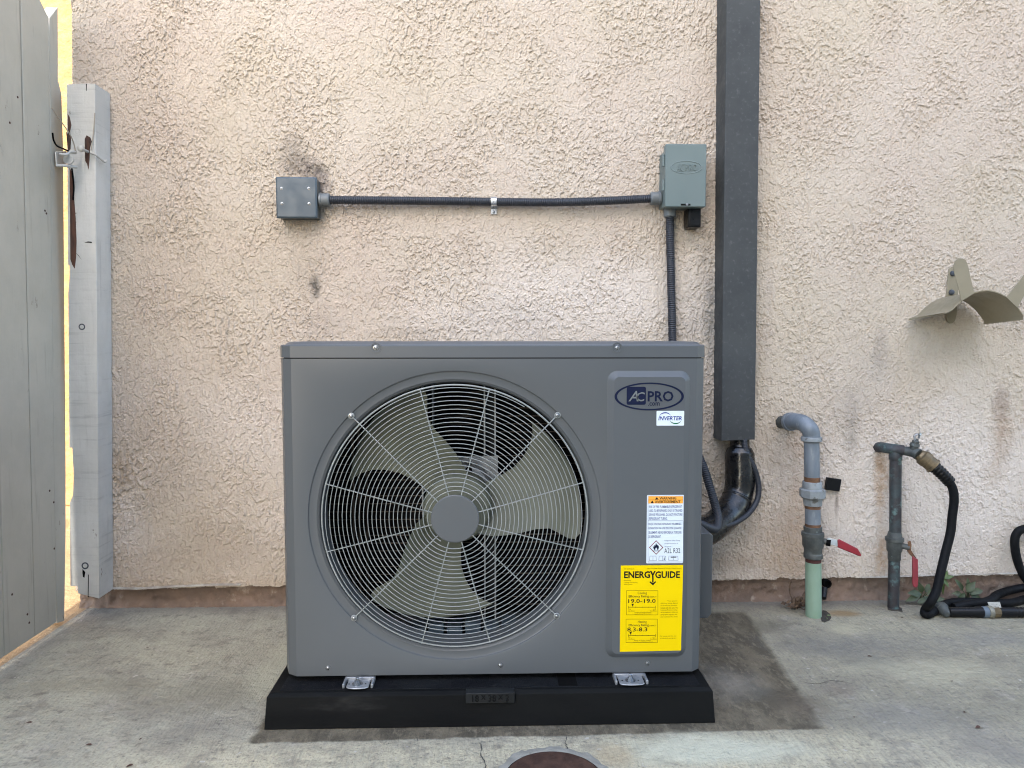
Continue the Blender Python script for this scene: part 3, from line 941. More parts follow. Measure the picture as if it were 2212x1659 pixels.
# stile at the latch side: its face carries on to the gap, with a nick near the top
xs_ = GX - 0.004
st_pts = [(123.2, 1346), (139, 1341), (142, 1150), (142, 1000), (139.5, 700), (136.5, 320), (133, 205), (125.5, 172), (125, 16), (108, 38), (109.5, 400), (113, 700), (118, 1100)]
MB().poly([P(x, y, X=xs_) for x, y in st_pts], (-0.034, 0, 0)).build('stile', 'gate_paint', gt, bevel=0.001)
for z in (0.35, 1.45):
    MB().box(GX - 0.058, GX - 0.0185, L1b - 0.6, L4b - 0.002, z, z + 0.09).build('rail', 'gate_paint', gt, bevel=0.002)
fn = thing('fence', 'painted board fence carrying on from the gate towards the yard', 'fence', (GX, -1.5, 0))  # out of view, added to block light bounced off the sunlit ground
y = L1b - 6 * 0.115
while y > -1.9:
    MB().box(GX - 0.018, GX, y - 0.112, y - 0.001, 0.03, 1.6).build('board', 'gate_paint', fn)
    y -= 0.115
MB().box(GX - 0.06, GX - 0.0185, -1.9, L1b - 0.7, 0.4, 0.49).build('rail', 'gate_paint', fn)
MB().box(GX - 0.06, GX - 0.0185, -1.9, L1b - 0.7, 1.4, 1.49).build('rail', 'gate_paint', fn)
# nail heads
nail = None
for px, py in ((38, 210), (21, 265), (157 / 1.0 - 60, 455), (59, 1327), (63, 1345), (26, 1284), (100, 461), (116, 1085), (107, 1060), (117, 1185)):
    q = P(px, py, X=GX)
    if nail is None:
        nail = MB().lathe([(0, 0.0032), (0.0010, 0.003), (0.0014, 0.0012)], (0, 0, 0), (1, 0, 0), 10).build('nail_head', 'bare_wood', gt)
        at_origin(nail, q)
    else:
        again(nail, gt, q)
# fork latch on the stile, with its bent wire and pull cord
LY = P(142, 345, X=GX).y
la = MB()
la.poly([P(118, 328, X=GX + 0.001), P(141, 326, X=GX + 0.001), P(141, 361, X=GX + 0.001), P(120, 360, X=GX + 0.001)], (0.0035, 0, 0))
la_o = la.build('latch', 'paint_metal', gt, bevel=0.0012)
yl = -0.125
la2 = MB()
la2.tube(spline([P(128, 333, Y=-0.16), P(143, 334, Y=-0.15), P(150, 329, Y=-0.13), P(164, 329, Y=-0.11)], 6), 0.0042, 10)
la2.tube(spline([P(122, 358, Y=-0.16), P(140, 358, Y=-0.15), P(152, 360, Y=-0.13), P(165, 361, Y=-0.11)], 6), 0.0042, 10)
la2.lathe([(-0.003, 0.013), (0.003, 0.013)], P(148, 345, Y=-0.135), (0.15, -1, 0), 18)
la2.build('fork', 'paint_metal', la_o)
MB().tube(spline([P(113.5, 287, Y=-0.19), P(116, 303, Y=-0.18), P(123, 315, Y=-0.17), P(136, 321, Y=-0.16), P(147, 326, Y=-0.14)], 6), 0.0024, 8).build('latch_wire', 'black', la_o)
MB().tube(spline([P(112, 234, Y=-0.2), P(132, 262, Y=-0.17), P(152, 292, Y=-0.14), P(160, 312, Y=-0.12), P(163, 328, Y=-0.11)], 6), 0.0016, 6).build('pull_cord', 'cord', la_o)

# ------------------------------------------------------------------ post fixed to the wall corner
YP = -0.085
tl, tr = P(144, 182, Y=YP), P(205, 181, Y=YP)
bl, br = P(152, 1282, Y=YP), P(214, 1293, Y=YP)
po = thing('gate_post', 'weathered pale grey painted wooden post fixed to the stucco wall corner', 'post', ((bl.x + br.x) / 2, -0.04, 0.05))


def edge(t):
    """left edge of the post front, with the bites broken out of it"""
    a = tl.lerp(bl, t)
    bite = 0.0
    if 0.345 < t < 0.40:
        bite = 0.004
    if 0.705 < t < 0.815:
        bite = 0.012 * (1 - abs(t - 0.76) / 0.055 * 0.3)
    if t > 0.985:
        bite = 0.022
    return a + Vector((bite, 0, 0))


ts = [0, .1, .2, .3, .345, .3451, .37, .40, .4001, .5, .6, .7, .705, .7051, .72, .74, .76, .78, .80, .815, .8151, .88, .94, .985, .9851, 1.0]
ring_f = [edge(t) for t in ts] + [br, br.lerp(tr, .5), tr, tr + Vector((-0.02, 0, 0.001))]
mbp = MB().poly(ring_f, (0, 0.084, 0))
mbp.build('post_timber', 'post_paint', po, bevel=0.0016)
# dark splintered wood where paint and edge have gone
sp = MB()
for (pa, w0) in (([(146, 246), (150, 252), (154, 270), (151, 284), (153, 300), (152, 322), (147, 326), (144, 300), (143, 285), (147, 290)], 0),
                 ([(150, 362), (158, 378), (160, 430), (163, 470), (165, 520), (164, 556), (161, 580), (156, 572), (152, 560), (151, 430)], 0),
                 ([(183, 300), (187, 292), (195, 297), (198, 305), (194, 320), (193, 345), (191, 366), (188, 354), (184, 348), (183, 325)], 0)):
    sp.poly([P(x, y, Y=YP - 0.0012) for x, y in pa], (0, 0.004, 0))
sp.build('bare_wood', 'bare_wood', po)
for dy, pa in ((0.0010, ((178, 1230), (184, 1236), (182, 1248), (179, 1246), (178, 1238))), (0.0008, ((190, 1240), (191.5, 1243), (191, 1290), (189.5, 1290))), (0.0008, ((186, 181), (187.5, 181), (187, 196), (186.2, 196))),
               (0.0007, ((182, 524), (190, 521.5), (197, 522), (199, 525), (191, 524))), (0.0007, ((163, 545), (170, 552), (176, 561), (172, 556)))):
    MB().poly([P(x, y, Y=YP - dy) for x, y in pa], (0, 0.003, 0)).build('split', 'black', po)
for px, py, rr in ((167, 285, 0.011), (177, 706, 0.0095), (184, 1222, 0.0105)):
    q = P(px, py, Y=YP)
    bo = MB().lathe([(-0.004, rr * 0.6), (0.0010, rr * 0.6), (0.0016, rr * 0.45)], q, (0, -1, 0), 18).build('bolt_head', 'post_paint', po)
    MB().lathe([(0.0, rr), (0.0007, rr), (0.0007, rr * 0.7), (0.0002, rr * 0.62)], q, (0, -1, 0), 18, caps=False).build('bolt_ring', 'bolt_dark' if py > 500 else 'post_paint', bo)
# strike pin and hanging hook
sk = MB().lathe([(0, 0.004), (0.03, 0.004), (0.031, 0.0075), (0.036, 0.0095), (0.043, 0.008), (0.046, 0.003)], P(190, 328, Y=YP), (0, -1, 0.0), 16).build('strike_pin', 'paint_metal', po)
MB().tube(spline([P(196, 331, Y=YP - 0.004), P(206, 334, Y=YP - 0.012), P(214, 341, Y=YP), P(226, 350, Y=YP + 0.03), P(229, 346, Y=YP + 0.04)], 6), 0.0028, 8).build('hook', 'paint_metal', sk)
MB().tube(spline([P(205, 244, Y=YP - 0.003), P(202, 285, Y=YP - 0.004), P(197, 325, Y=YP - 0.006)], 6), 0.0013, 6).build('pull_cord', 'cord', po)
MB().tube(spline([P(155, 362, Y=YP - 0.004), P(159, 400, Y=YP - 0.003), P(158, 432, Y=YP - 0.002)], 6), 0.0022, 6).build('latch_wire', 'black', po)

# ------------------------------------------------------------------ line cover (boxed duct) on the wall
YD = -0.080
lt, rt_, lb, rb_ = P(1571, -90, Y=YD), P(1644, -90, Y=YD), P(1558, 952, Y=YD), P(1631, 949.5, Y=YD)
wl_t, wl_b = P(1549, -90, Y=0.0), P(1540.5, 945.5, Y=0.0)
wt_r, wb_r = rt_ + Vector((0.0, -YD, 0)), rb_ + Vector((0.0, -YD, 0))
dk = thing('line_cover', 'dark grey boxed duct running down the stucco wall right of the unit', 'duct', ((lb.x + rb_.x) / 2, -0.04, lb.z))
mb = MB()
hi_ = [wl_t, lt, rt_, wt_r]
lo_ = [wl_b, lb, rb_, wb_r]
mb.add(lo_ + hi_, [(0, 1, 5, 4), (1, 2, 6, 5), (2, 3, 7, 6)])
inn = [Vector((p.x + sx, p.y + 0.003 * (1 if i in (1, 2) else 0), p.z)) for i, (p, sx) in enumerate(zip(lo_, (0.003, 0.002, -0.002, -0.003)))]
inn_t = [Vector((p.x + sx, p.y + 0.003 * (1 if i in (1, 2) else 0), p.z)) for i, (p, sx) in enumerate(zip(hi_, (0.003, 0.002, -0.002, -0.003)))]
mb.add(inn + inn_t, [(4, 5, 1, 0), (5, 6, 2, 1), (6, 7, 3, 2)])
mb.add(lo_ + inn, [(0, 4, 5, 1), (1, 5, 6, 2), (2, 6, 7, 3)])
mb.build('cover', 'duct', dk, bevel=0.0025)

# ------------------------------------------------------------------ junction box
a, b = P(597, 471, Y=-0.056), P(684, 382.5, Y=-0.056)
jb = thing('junction_box', 'square grey metal junction box with four cover screws at the left conduit end', 'junction box', ((a.x + b.x) / 2, 0, a.z))
MB().box(a.x + 0.003, b.x - 0.002, -0.052, 0.003, a.z + 0.003, b.z - 0.003).build('box_body', 'jbox_side', jb, bevel=0.002)
cv = MB()
fr = [[Vector((x, yy, z)) for x, z in rrect(a.x + i, a.z + i, b.x - i, b.z - i, 0.003, 3)] for i, yy in ((0, -0.0505), (0, -0.0540), (0.0045, -0.0575))]
cv.loops(fr)
cvo = cv.build('cover_plate', 'jbox_paint', jb, smooth=25)
scr = None
for px, py in ((608, 407), (667, 407), (609, 439.5), (667.5, 440)):
    q = P(px, py, Y=-0.0575)
    if scr is None:
        scr = screw_mesh(0.0034).build('screw', 'zinc', jb)
        at_origin(scr, q)
    else:
        again(scr, jb, q)


def connector_prof(r, L):
    return [(0, r * 0.8), (0.001, r * 1.02), (L * 0.22, r * 1.02), (L * 0.26, r * 0.94), (L * 0.9, r * 0.97), (L, r * 0.86), (L * 1.02, r * 0.66)]


# ------------------------------------------------------------------ horizontal conduit with its two connectors
YC = -0.030
hc = thing('flexible_conduit', 'dark ribbed flexible conduit running level from junction box to disconnect box', 'conduit', P(1067, 436, Y=YC))
path = spline([P(x, y, Y=YC + dy) for x, y, dy in ((706, 432, 0), (760, 432.6, 0), (860, 433.4, .004), (960, 434.5, .006), (1067, 436, .008), (1140, 437, .006), (1210, 437, .003), (1290, 434.6, 0), (1360, 431.5, 0), (1412, 428.6, -.003))], 10)
pp, rr = ribbed(path, 0.0131, 0.0064, 0.0017)
MB().tube(pp, rr, 16).build('hose', 'conduit', hc, smooth=60)
for q, ax_ in ((P(690, 432, Y=YC), P(712, 432, Y=YC) - P(690, 432, Y=YC)), (P(1427, 428, Y=YC - 0.003), P(1408, 429, Y=YC - 0.003) - P(1427, 428, Y=YC - 0.003))):
    MB().lathe(connector_prof(0.0205, pr(22, YC)), q, ax_, 20).build('connector', 'connector', hc, smooth=35)
q = P(1066.5, 436, Y=YC + 0.008)
cp = thing('conduit_strap', 'bright zinc one hole strap holding the level conduit midway', 'strap', q + Vector((0, 0.02, -0.02)))
w_ = 0.0085
arc = [(0.0143 * math.sin(R(t)), -0.0143 * math.cos(R(t))) for t in range(-180 + 95, 181, 15)]
rows = []
prof = [(q.z + 0.0143 * math.cos(R(t)), q.y - 0.0143 * math.sin(R(t))) for t in range(-60, 181, 12)] + [(q.z - 0.0150, q.y + 0.012), (q.z - 0.019, q.y + 0.0155), (q.z - 0.0345, q.y + 0.0155)]
for dx in (-w_, w_):
    rows.append([Vector((q.x + dx, yy, zz)) for zz, yy in prof])
MB().sheet(rows, (0, -0.0014, 0)).build('band', 'zinc_bright', cp, bevel=0.0004)
sc2 = screw_mesh(0.0038).build('screw', 'zinc', cp)
at_origin(sc2, (q.x, q.y + 0.0140, q.z - 0.028))

# ------------------------------------------------------------------ disconnect box
YB = -0.086
a, b = P(1436.5, 447, Y=YB), P(1527, 311, Y=YB)
db = thing('disconnect_box', 'grey green disconnect box with an embossed oval logo on its cover', 'electrical box', ((a.x + b.x) / 2, 0, a.z))
MB().box(a.x + 0.001, b.x - 0.003, -0.060, 0.003, a.z + 0.004, b.z - 0.014).build('box_body', 'disc_paint', db, bevel=0.004)
cv = MB()
fr = [[Vector((x, yy, z)) for x, z in rrect(a.x + i, a.z + i, b.x - i, b.z - i, 0.004, 4)] for i, yy in ((0, -0.0585), (0, YB + 0.003), (0.0022, YB))]
cv.loops(fr)
cvo = cv.build('cover', 'disc_paint', db, smooth=25)
for y0, y1 in ((334, 359), (387, 412)):
    q0, q1 = P(1433, y1, Y=-0.07), P(1433, y0, Y=-0.07)
    MB().tube([q0, q1], 0.0042, 10).build('hinge', 'disc_paint', db)
c0 = P(1483, 361.5, Y=YB)
el = MB()
path = [Vector((c0.x + pr(33, YB) * math.cos(t), YB + 0.0004, c0.z + pr(13.2, YB) * math.sin(t))) for t in [2 * PI * i / 64 for i in range(64)]]
el.tube(path, 0.0017, 8, closed=True)
el.build('oval_ring', 'disc_paint', cvo)
lt_ = MB()
put_text(lt_, 'AC', 1461, 352.5, 1479, 370, YB - 0.0013, bold=0.012, shear=0.2)
put_text(lt_, 'PRO', 1481, 354, 1506, 368.5, YB - 0.0013, bold=0.012)
lv = len(lt_.v)
lt2 = MB()
lt2.add([(x, y + 0.0022, z) for x, y, z in lt_.v], lt_.f)
o = lt_.build('lettering', 'disc_paint', cvo, smooth=0)
sm = o.modifiers.new('thick', 'SOLIDIFY')
sm.thickness = 0.0022
sm.offset = 0
sl_ = MB().box(P(1470.5, 442, Y=YB).x, P(1491.5, 442, Y=YB).x, YB - 0.0006, YB + 0.004, P(1480, 444, Y=YB).z, P(1480, 440.3, Y=YB).z)
sl_.build('latch_slot', 'black', cvo)
MB().lathe([(0, 0.0038), (0.002, 0.0034)], P(1484, 441.6, Y=YB - 0.0006), (0, -1, 0), 12).build('latch_hasp', 'galv_bright', cvo)
# black box hanging below
a, b = P(1487, 490.5, Y=-0.058), P(1515, 453, Y=-0.058)
bk = thing('surge_box', 'small black plastic box hanging under the grey green disconnect box', 'small box', ((a.x + b.x) / 2, 0, a.z))
MB().box(a.x, b.x, -0.056, 0.003, a.z, b.z + 0.006).build('case', 'black_plastic', bk, bevel=0.003)
MB().box(a.x + 0.004, b.x - 0.004, -0.0585, -0.055, a.z + 0.004, b.z - 0.003).build('face_plate', 'black_plastic', bk, bevel=0.001)

# ------------------------------------------------------------------ conduit dropping behind the unit and curling to its side
vc = thing('flexible_conduit', 'dark flexible conduit dropping from the disconnect box behind the unit', 'conduit', P(1450, 600, Y=YC))
path = spline([P(1447, 462, Y=YC), P(1447.5, 520, Y=YC), P(1449.5, 600, Y=YC), P(1451.5, 680, Y=YC), P(1453, 745, Y=YC), P(1457, 830, Y=YC), P(1480, 920, Y=-0.05), P(1516, 1000, Y=-0.09), P(1532, 1048, Y=-0.12), P(1545, 1092, Y=-0.15), P(1551, 1122, Y=-0.19), P(1545, 1142, Y=-0.24), P(1520, 1136, Y=-0.30), P(1490, 1120, Y=-0.33)], 10)
pp, rr = ribbed(path, 0.0131, 0.0064, 0.0017)
MB().tube(pp, rr, 16).build('hose', 'conduit', vc, smooth=60)
q0, q1 = P(1446.5, 447, Y=YC), P(1447, 469, Y=YC)
MB().lathe(connector_prof(0.0195, (q1 - q0).length), q0, q1 - q0, 20).build('connector', 'connector', vc, smooth=35)

# ------------------------------------------------------------------ wrapped refrigerant lines below the cover
wr = thing('wrapped_pipes', 'black tape wrapped refrigerant pipes curving from the duct to the unit', 'pipe bundle', P(1595, 1020, Y=-0.05))
path = spline([P(1598, 925, Y=-0.045), P(1598, 958, Y=-0.045), P(1598, 986, Y=-0.050), P(1599, 1028, Y=-0.056), P(1596, 1062, Y=-0.064), P(1586, 1090, Y=-0.084), P(1568, 1114, Y=-0.11), P(1543, 1137, Y=-0.16), P(1518, 1150, Y=-0.20), P(1488, 1156, Y=-0.24)], 14)
random.seed(3)
n_ = len(path)
rad = []
for i in range(n_):
    t = i / (n_ - 1)
    base = 0.028 if t < 0.12 else 0.0400 if t < 0.55 else 0.0400 - 0.003 * (t - 0.55) / 0.45
    if t < 0.2 and t >= 0.12:
        base = 0.028 + 0.0120 * (t - 0.12) / 0.08
    base *= 1.0 if t < 0.15 else 1.12
    rad.append(base + 0.0010 * math.sin(t * 23) + 0.0022 * (1 if 0.50 < t < 0.52 else 0))
MB().tube(path, rad, 28).build('tape_wrap', 'wrap', wr, smooth=80)
tp = spline([P(1598, 985, Y=-0.047), P(1598, 991, Y=-0.047)], 2)
MB().tube(tp, 0.0380, 28).build('tape_band', 'black_plastic', wr)
path = spline([P(1608, 940, Y=-0.07), P(1611, 975, Y=-0.08), P(1628, 1008, Y=-0.085), P(1637, 1038, Y=-0.085), P(1639, 1062, Y=-0.09), P(1633, 1086, Y=-0.10), P(1615, 1111, Y=-0.12), P(1589, 1128, Y=-0.15), P(1560, 1136, Y=-0.19), P(1535, 1134, Y=-0.20), P(1510, 1130, Y=-0.24), P(1490, 1125, Y=-0.27)], 10)
cw = thing('control_cable', 'thin grey corrugated cable looping beside the black wrapped pipes', 'cable', P(1630, 1060, Y=-0.09))
pp, rr = ribbed(path, 0.0088, 0.0045, 0.0007)
MB().tube(pp, rr, 12).build('cable_sheath', 'conduit', cw, smooth=60)

# ------------------------------------------------------------------ plastic equipment pad
PB = 0.074
pd = thing('equipment_pad', 'black plastic equipment pad under the outdoor unit', 'pad', (0, -0.5, 0))
mb = MB()
F0 = -0.7320
mb.loops([[Vector(p) for p in ((-0.4896, F0, 0.0005), (0.4884, F0 + 0.0015, 0.0005), (0.4884, -0.274, 0.0005), (-0.4896, -0.274, 0.0005))],
          [Vector(p) for p in ((-0.4855, F0 + 0.0085, PB - 0.006), (0.4845, F0 + 0.0100, PB - 0.006), (0.4845, -0.280, PB - 0.006), (-0.4855, -0.280, PB - 0.006))],
          [Vector(p) for p in ((-0.4805, F0 + 0.0165, PB), (0.4795, F0 + 0.0180, PB), (0.4795, -0.286, PB), (-0.4805, -0.286, PB))]])
mb.build('slab', 'pad_black', pd, bevel=0.0012, smooth=20)
MB().box(-0.462, 0.461, F0 + 0.026, -0.30, PB - 0.003, PB + 0.0012).build('gritty_top', 'pad_top', pd, bevel=0.0008)
a, b = P(1006, 1519.5, Y=F0 - 0.001), P(1112, 1496.5, Y=F0 - 0.001)
pl = MB().box(a.x, b.x, F0 - 0.0012, F0 + 0.022, a.z, b.z).build('size_plate', 'pad_plate', pd, bevel=0.0012)
tx = MB()
put_text(tx, '18 x 38 x 3', 1020, 1515.5, 1099, 1501.5, F0 - 0.0022, bold=0.01)
o = tx.build('lettering', 'pad_black', pl, smooth=0)
sm = o.modifiers.new('thick', 'SOLIDIFY')
sm.thickness = 0.0016
sm.offset = 0
a, b = P(1207, 1483, Z=PB), P(1246, 1466, Z=PB)
MB().box(a.x, P(1248, 1483, Z=PB).x, a.y, b.y + 0.03, PB - 0.001, PB + 0.0018).build('drain_slot', 'black', pd)  # thin black box draws the dark of a recess in the pad

# ------------------------------------------------------------------ the outdoor unit
YF = -0.668
AX = Vector((-0.0802, 0, 0.4454))
BX0, BX1, BZ0, BZ1 = -0.4349, 0.4529, 0.0882, 0.7962
YBK = -0.318
ac = thing('outdoor_unit', 'grey heat pump outdoor unit with round fan grille standing on the black pad', 'heat pump', ((BX0 + BX1) / 2, -0.5, PB))
fp = MB()
# front sheet: round hole, shallow recess ring, then flat to the edge
angs = sorted(set([2 * PI * i / 144 for i in range(144)] + [math.atan2(z - AX.z, x - AX.x) % (2 * PI) for x in (BX0, BX1) for z in (BZ0, BZ1)]))


def rim(t):
    c, s_ = math.cos(t), math.sin(t)
    k = []
    if c > 1e-9:
        k.append((BX1 - AX.x) / c)
    if c < -1e-9:
        k.append((BX0 - AX.x) / c)
    if s_ > 1e-9:
        k.append((BZ1 - AX.z) / s_)
    if s_ < -1e-9:
        k.append((BZ0 - AX.z) / s_)
    return min(k)


def circ(r, y):
    return [Vector((AX.x + r * math.cos(t), y, AX.z + r * math.sin(t))) for t in angs]


outer = [Vector((AX.x + rim(t) * math.cos(t), YF, AX.z + rim(t) * math.sin(t))) for t in angs]
fp.loops([circ(0.2975, YF + 0.075), circ(0.2975, YF + 0.016), circ(0.3005, YF + 0.0085), circ(0.3060, YF + 0.0048), circ(0.3205, YF + 0.0045), circ(0.3225, YF + 0.0035), circ(0.3240, YF + 0.0006), circ(0.3255, YF), outer], cap0=False, cap1=False)
fp.build('front_panel', 'grey_paint', ac, smooth=28)
# wrap-round sides with chamfered front corners
sd = MB()
XL, XR = -0.4690, 0.4822
prof = [(BX0, YF, BZ0), (BX0 - 0.020, YF + 0.013, BZ0), (XL, YF + 0.046, BZ0), (XL, YBK, BZ0)]
cl = [(BX0, YF), (BX0 - 0.021, YF + 0.014), (XL, YF + 0.048), (XL, YBK)]
cr_ = [(BX1, YF), (BX1 + 0.018, YF + 0.014), (XR, YF + 0.048), (XR, YBK)]
for cset in (cl, cr_):
    lo = [Vector((x, y, BZ0)) for x, y in cset]
    hi = [Vector((x, y, BZ1)) for x, y in cset]
    sd.add(lo + hi, [(i, i + 1, i + 5, i + 4) for i in range(3)])
sd.add([(XL, YBK, BZ0), (XR, YBK, BZ0), (XR, YBK, BZ1), (XL, YBK, BZ1)], [(0, 1, 2, 3)])
sd.build('side_panel', 'grey_paint', ac, smooth=30)
base = MB()
ol = [cl[3], cl[2], cl[1], cl[0], cr_[0], cr_[1], cr_[2], cr_[3]]
ins = [(x * 0.995, y + (0.003 if y < -0.5 else -0.002)) for x, y in ol]
base.poly([Vector((x, y, BZ0 + 0.004)) for x, y in ins], (0, 0, 0.012))
base.build('base_tray', 'grey_paint', ac)
# lid
ld = MB()


def lid_ring(d, z):
    out = []
    for x, y in ol:
        cx = (x - 0.0066)
        out.append(Vector((0.0066 + cx * (1 - d / 0.47), y + (d if y < -0.5 else -d), z)))
    return out


ld.loops([lid_ring(-0.0012, 0.7985), lid_ring(-0.0012, 0.8235), lid_ring(0.0008, 0.8262), lid_ring(0.007, 0.8264), lid_ring(0.0125, 0.8318), lid_ring(0.022, 0.8332), lid_ring(0.05, 0.8335)])
lid = ld.build('lid', 'grey_paint', ac, smooth=30)
MB().poly([Vector((x, y, 0.7955)) for x, y in [(x * 0.992, y + (0.006 if y < -0.5 else -0.004)) for x, y in ol]], (0, 0, 0.0035)).build('lid_gasket', 'black', ac)
# screws
scr = None
for px, py, yy, par in ((812, 751, YF - 0.0014, lid), (1333, 751, YF - 0.0014, lid), (708.5, 1442.5, YF, ac), (1081, 1437, YF, ac), (1399, 1432.5, YF, ac)):
    q = P(px, py, Y=yy)
    if scr is None:
        scr = screw_mesh(0.0043).build('screw', 'zinc', par)
        at_origin(scr, q)
    else:
        again(scr, par, q)
for px, py in ((812, 751), (1333, 751)):
    q = P(px, py, Y=YF - 0.0012)
    MB().lathe([(-0.001, 0.0115), (0.0012, 0.0115), (0.0012, 0.0095), (0.0002, 0.0085)], q, (0, -1, 0), 20, caps=False).build('screw_dimple', 'grey_paint', lid)
for px, py, dx, dy in ((614.5, 804, -0.02, 0.02), (1513, 801, 0.02, 0.02), (628.5, 1424, -0.02, 0.02), (1504.5, 1408, 0.02, 0.02)):
    q = P(px, py, Y=YF + 0.03)
    MB().lathe([(-0.004, 0.0022), (0.0016, 0.0022), (0.0022, 0.001)], q, (0.85 if dx > 0 else -0.85, -0.6, 0), 10).build('rivet', 'bolt_dark' if py < 900 else 'galv_bright', ac)

# raised service panel
s0, s1 = P(1310.5, 1420, Y=YF), P(1489, 801, Y=YF)
s1.x = P(1486, 1100, Y=YF).x
s0.x = P(1310, 1100, Y=YF).x
YS = YF - 0.0115
sp_ = MB()
sp_.loops([[Vector((x, y, z)) for x, z in rrect(s0.x + i, s0.z + i, s1.x - i, s1.z - i, max(0.022 - i * 0.75, 0.004), 8)] for i, y in ((-0.0005, YF + 0.001), (0.0, YF - 0.0004), (0.0015, YF - 0.0012), (0.0110, YS + 0.0012), (0.0128, YS))], cap0=False)
svp = sp_.build('service_panel', 'grey_paint', ac, smooth=30)
YL = YS - 0.0006
# oval emblem printed on the service panel
em = MB()
c0 = P(1402.5, 856.5, Y=YL)
rx, rz = pr(76, YL), pr(30.5, YL)
ring = [[Vector((c0.x + (rx - dx) * math.cos(t), YL, c0.z + (rz - dz) * math.sin(t))) for t in [2 * PI * i / 72 for i in range(72)]] for dx, dz in ((0, 0), (pr(5.6, YL), pr(3.2, YL)))]
em.loops(ring, cap0=False, cap1=False)
a, b = P(1353.5, 874.5, Y=YL), P(1395.5, 835.5, Y=YL)
em.add([Vector((x, YL, z)) for x, z in rrect(a.x, a.z, b.x, b.z, pr(4, YL), 5)], [tuple(range(24))])
emo = em.build('oval_logo', 'navy_print', svp, smooth=0)
t_ = MB()
put_text(t_, 'A', 1357.5, 844.5, 1379.5, 867, YL - 0.0004, bold=0.01, shear=0.28)
t_.build('lettering', 'connector', emo, smooth=0)
t_ = MB()
put_text(t_, 'C', 1374.5, 847, 1393, 867, YL - 0.0004, bold=0.01, shear=0.10)
t_.build('lettering', 'connector', emo, smooth=0)
t_ = MB()
put_text(t_, 'PRO', 1399, 844.5, 1455, 867.5, YL - 0.0002, bold=0.022)
t_.build('lettering', 'navy_print', emo, smooth=0)
t_ = MB()
put_text(t_, '.com', 1400, 869, 1425, 876.5, YL - 0.0002, bold=0.012)
t_.build('lettering', 'navy_print', emo, smooth=0)
# INVERTER sticker
YK = YL
iv = MB()
a, b = P(1418, 919.5, Y=YK), P(1478, 887.5, Y=YK)
iv.poly([Vector((x, YK, z)) for x, z in rrect(a.x, a.z, b.x, b.z, 0.0015, 3)], (0, 0.0004, 0))
ivo = iv.build('inverter_sticker', 'white_label', svp, smooth=0)
t_ = MB()
put_text(t_, 'INVERTER', 1422, 899, 1473, 908, YK - 0.0003, bold=0.02, shear=0.2)
t_.build('lettering', 'blue_print', ivo, smooth=0)


def swoosh(cx, cy, r, a0, a1, wmax, Y, fat=1.0):
    m_ = MB()
    row = []
    for i in range(17):
        u = i / 16
        t = R(a0 + (a1 - a0) * u)
        ww = wmax * math.sin(PI * min(max(u ** fat, 0.04), 0.96)) + 0.25
        row.append([P(cx + (r + ww / 2) * math.cos(t), cy - (r + ww / 2) * math.sin(t) * 0.85, Y=Y), P(cx + (r - ww / 2) * math.cos(t), cy - (r - ww / 2) * math.sin(t) * 0.85, Y=Y)])
    return m_.sheet(row)


swoosh(1437, 903, 13.5, 155, 30, 2.4, YK - 0.0003).build('arc_mark', 'blue_print', ivo, smooth=0)
swoosh(1459.5, 903.5, 13.5, 205, 330, 2.6, YK - 0.0003).build('arc_mark', 'green_print', ivo, smooth=0)

# warning sticker
YK = YL
ws = MB()
a, b = P(1396, 1217, Y=YK), P(1477.5, 1069, Y=YK)
ws.poly([Vector((x, YK, z)) for x, z in rrect(a.x, a.z, b.x, b.z, 0.002, 3)], (0, 0.0004, 0))
wso = ws.build('warning_sticker', 'white_label', svp, smooth=0)
YT = YK - 0.0003
flat(MB(), [(1400.5, 1087.5), (1475, 1087.5), (1475.5, 1072), (1400.8, 1072)], YT).build('orange_panel', 'orange_print', wso, smooth=0)
m_ = MB()
YT2 = YK - 0.0006
put_text(m_, 'WARNING', 1424.5, 1073.3, 1461, 1079, YT2, bold=0.02)
put_text(m_, 'AVERTISSEMENT', 1414.5, 1081, 1470, 1086.8, YT2, bold=0.02)
flat(m_, [(1415, 1079), (1422.5, 1079), (1419, 1073.2)], YT2)
flat(m_, [(1405, 1087), (1412.5, 1087), (1409, 1081)], YT2)
flat(m_, [(1400.5, 1080.2), (1475, 1080.2), (1475, 1079.7), (1400.5, 1079.7)], YT2)
m_.build('lettering', 'black_print', wso, smooth=0)
m_ = MB()
L = [('RISK OF FIRE. FLAMMABLE REFRIGERANT', 1402, 1091.5, 1473), ('USED. TO BE REPAIRED ONLY BY TRAINED', 1402, 1100, 1474), ('SERVICE PERSONNEL. DO NOT PUNCTURE', 1402, 1108.5, 1474), ('REFRIGERANT TUBING.', 1402, 1117, 1442),
     ("RISQUE D'INCENDIE. REFRIGERANT INFLAMMABLE.", 1401, 1129, 1472), ('REPARATION PAR UNE PERSONNE QUALIFIEE', 1401, 1138, 1472), ('SEULEMENT. NE PAS PERFORER LA TUBULURE', 1401, 1147, 1472), ('DE REFRIGERANT.', 1401, 1156, 1428)]
for s_, x, y, x2 in L:
    put_text(m_, s_, x, y, x2, y + 6.2, YT, bold=0.012)
for s_, x, y, x2 in (('Refrigerant Safety Group', 1435.5, 1165.8, 1469), ('groupe de securite du', 1435.5, 1172, 1464.5), ('refrigerant', 1435.5, 1178.8, 1450)):
    put_text(m_, s_, x, y, x2, y + 4.2, YT)
for (x0_, y0_, x1_, y1_) in ((1399.6, 1071, 1400.2, 1214), (1475.6, 1071, 1476.2, 1214), (1399.6, 1213.6, 1476, 1214.4), (1400, 1124.6, 1475, 1125.4), (1399.8, 1071, 1476, 1071.6)):
    flat(m_, [(x0_, y1_), (x1_, y1_), (x1_, y0_), (x0_, y0_)], YT)
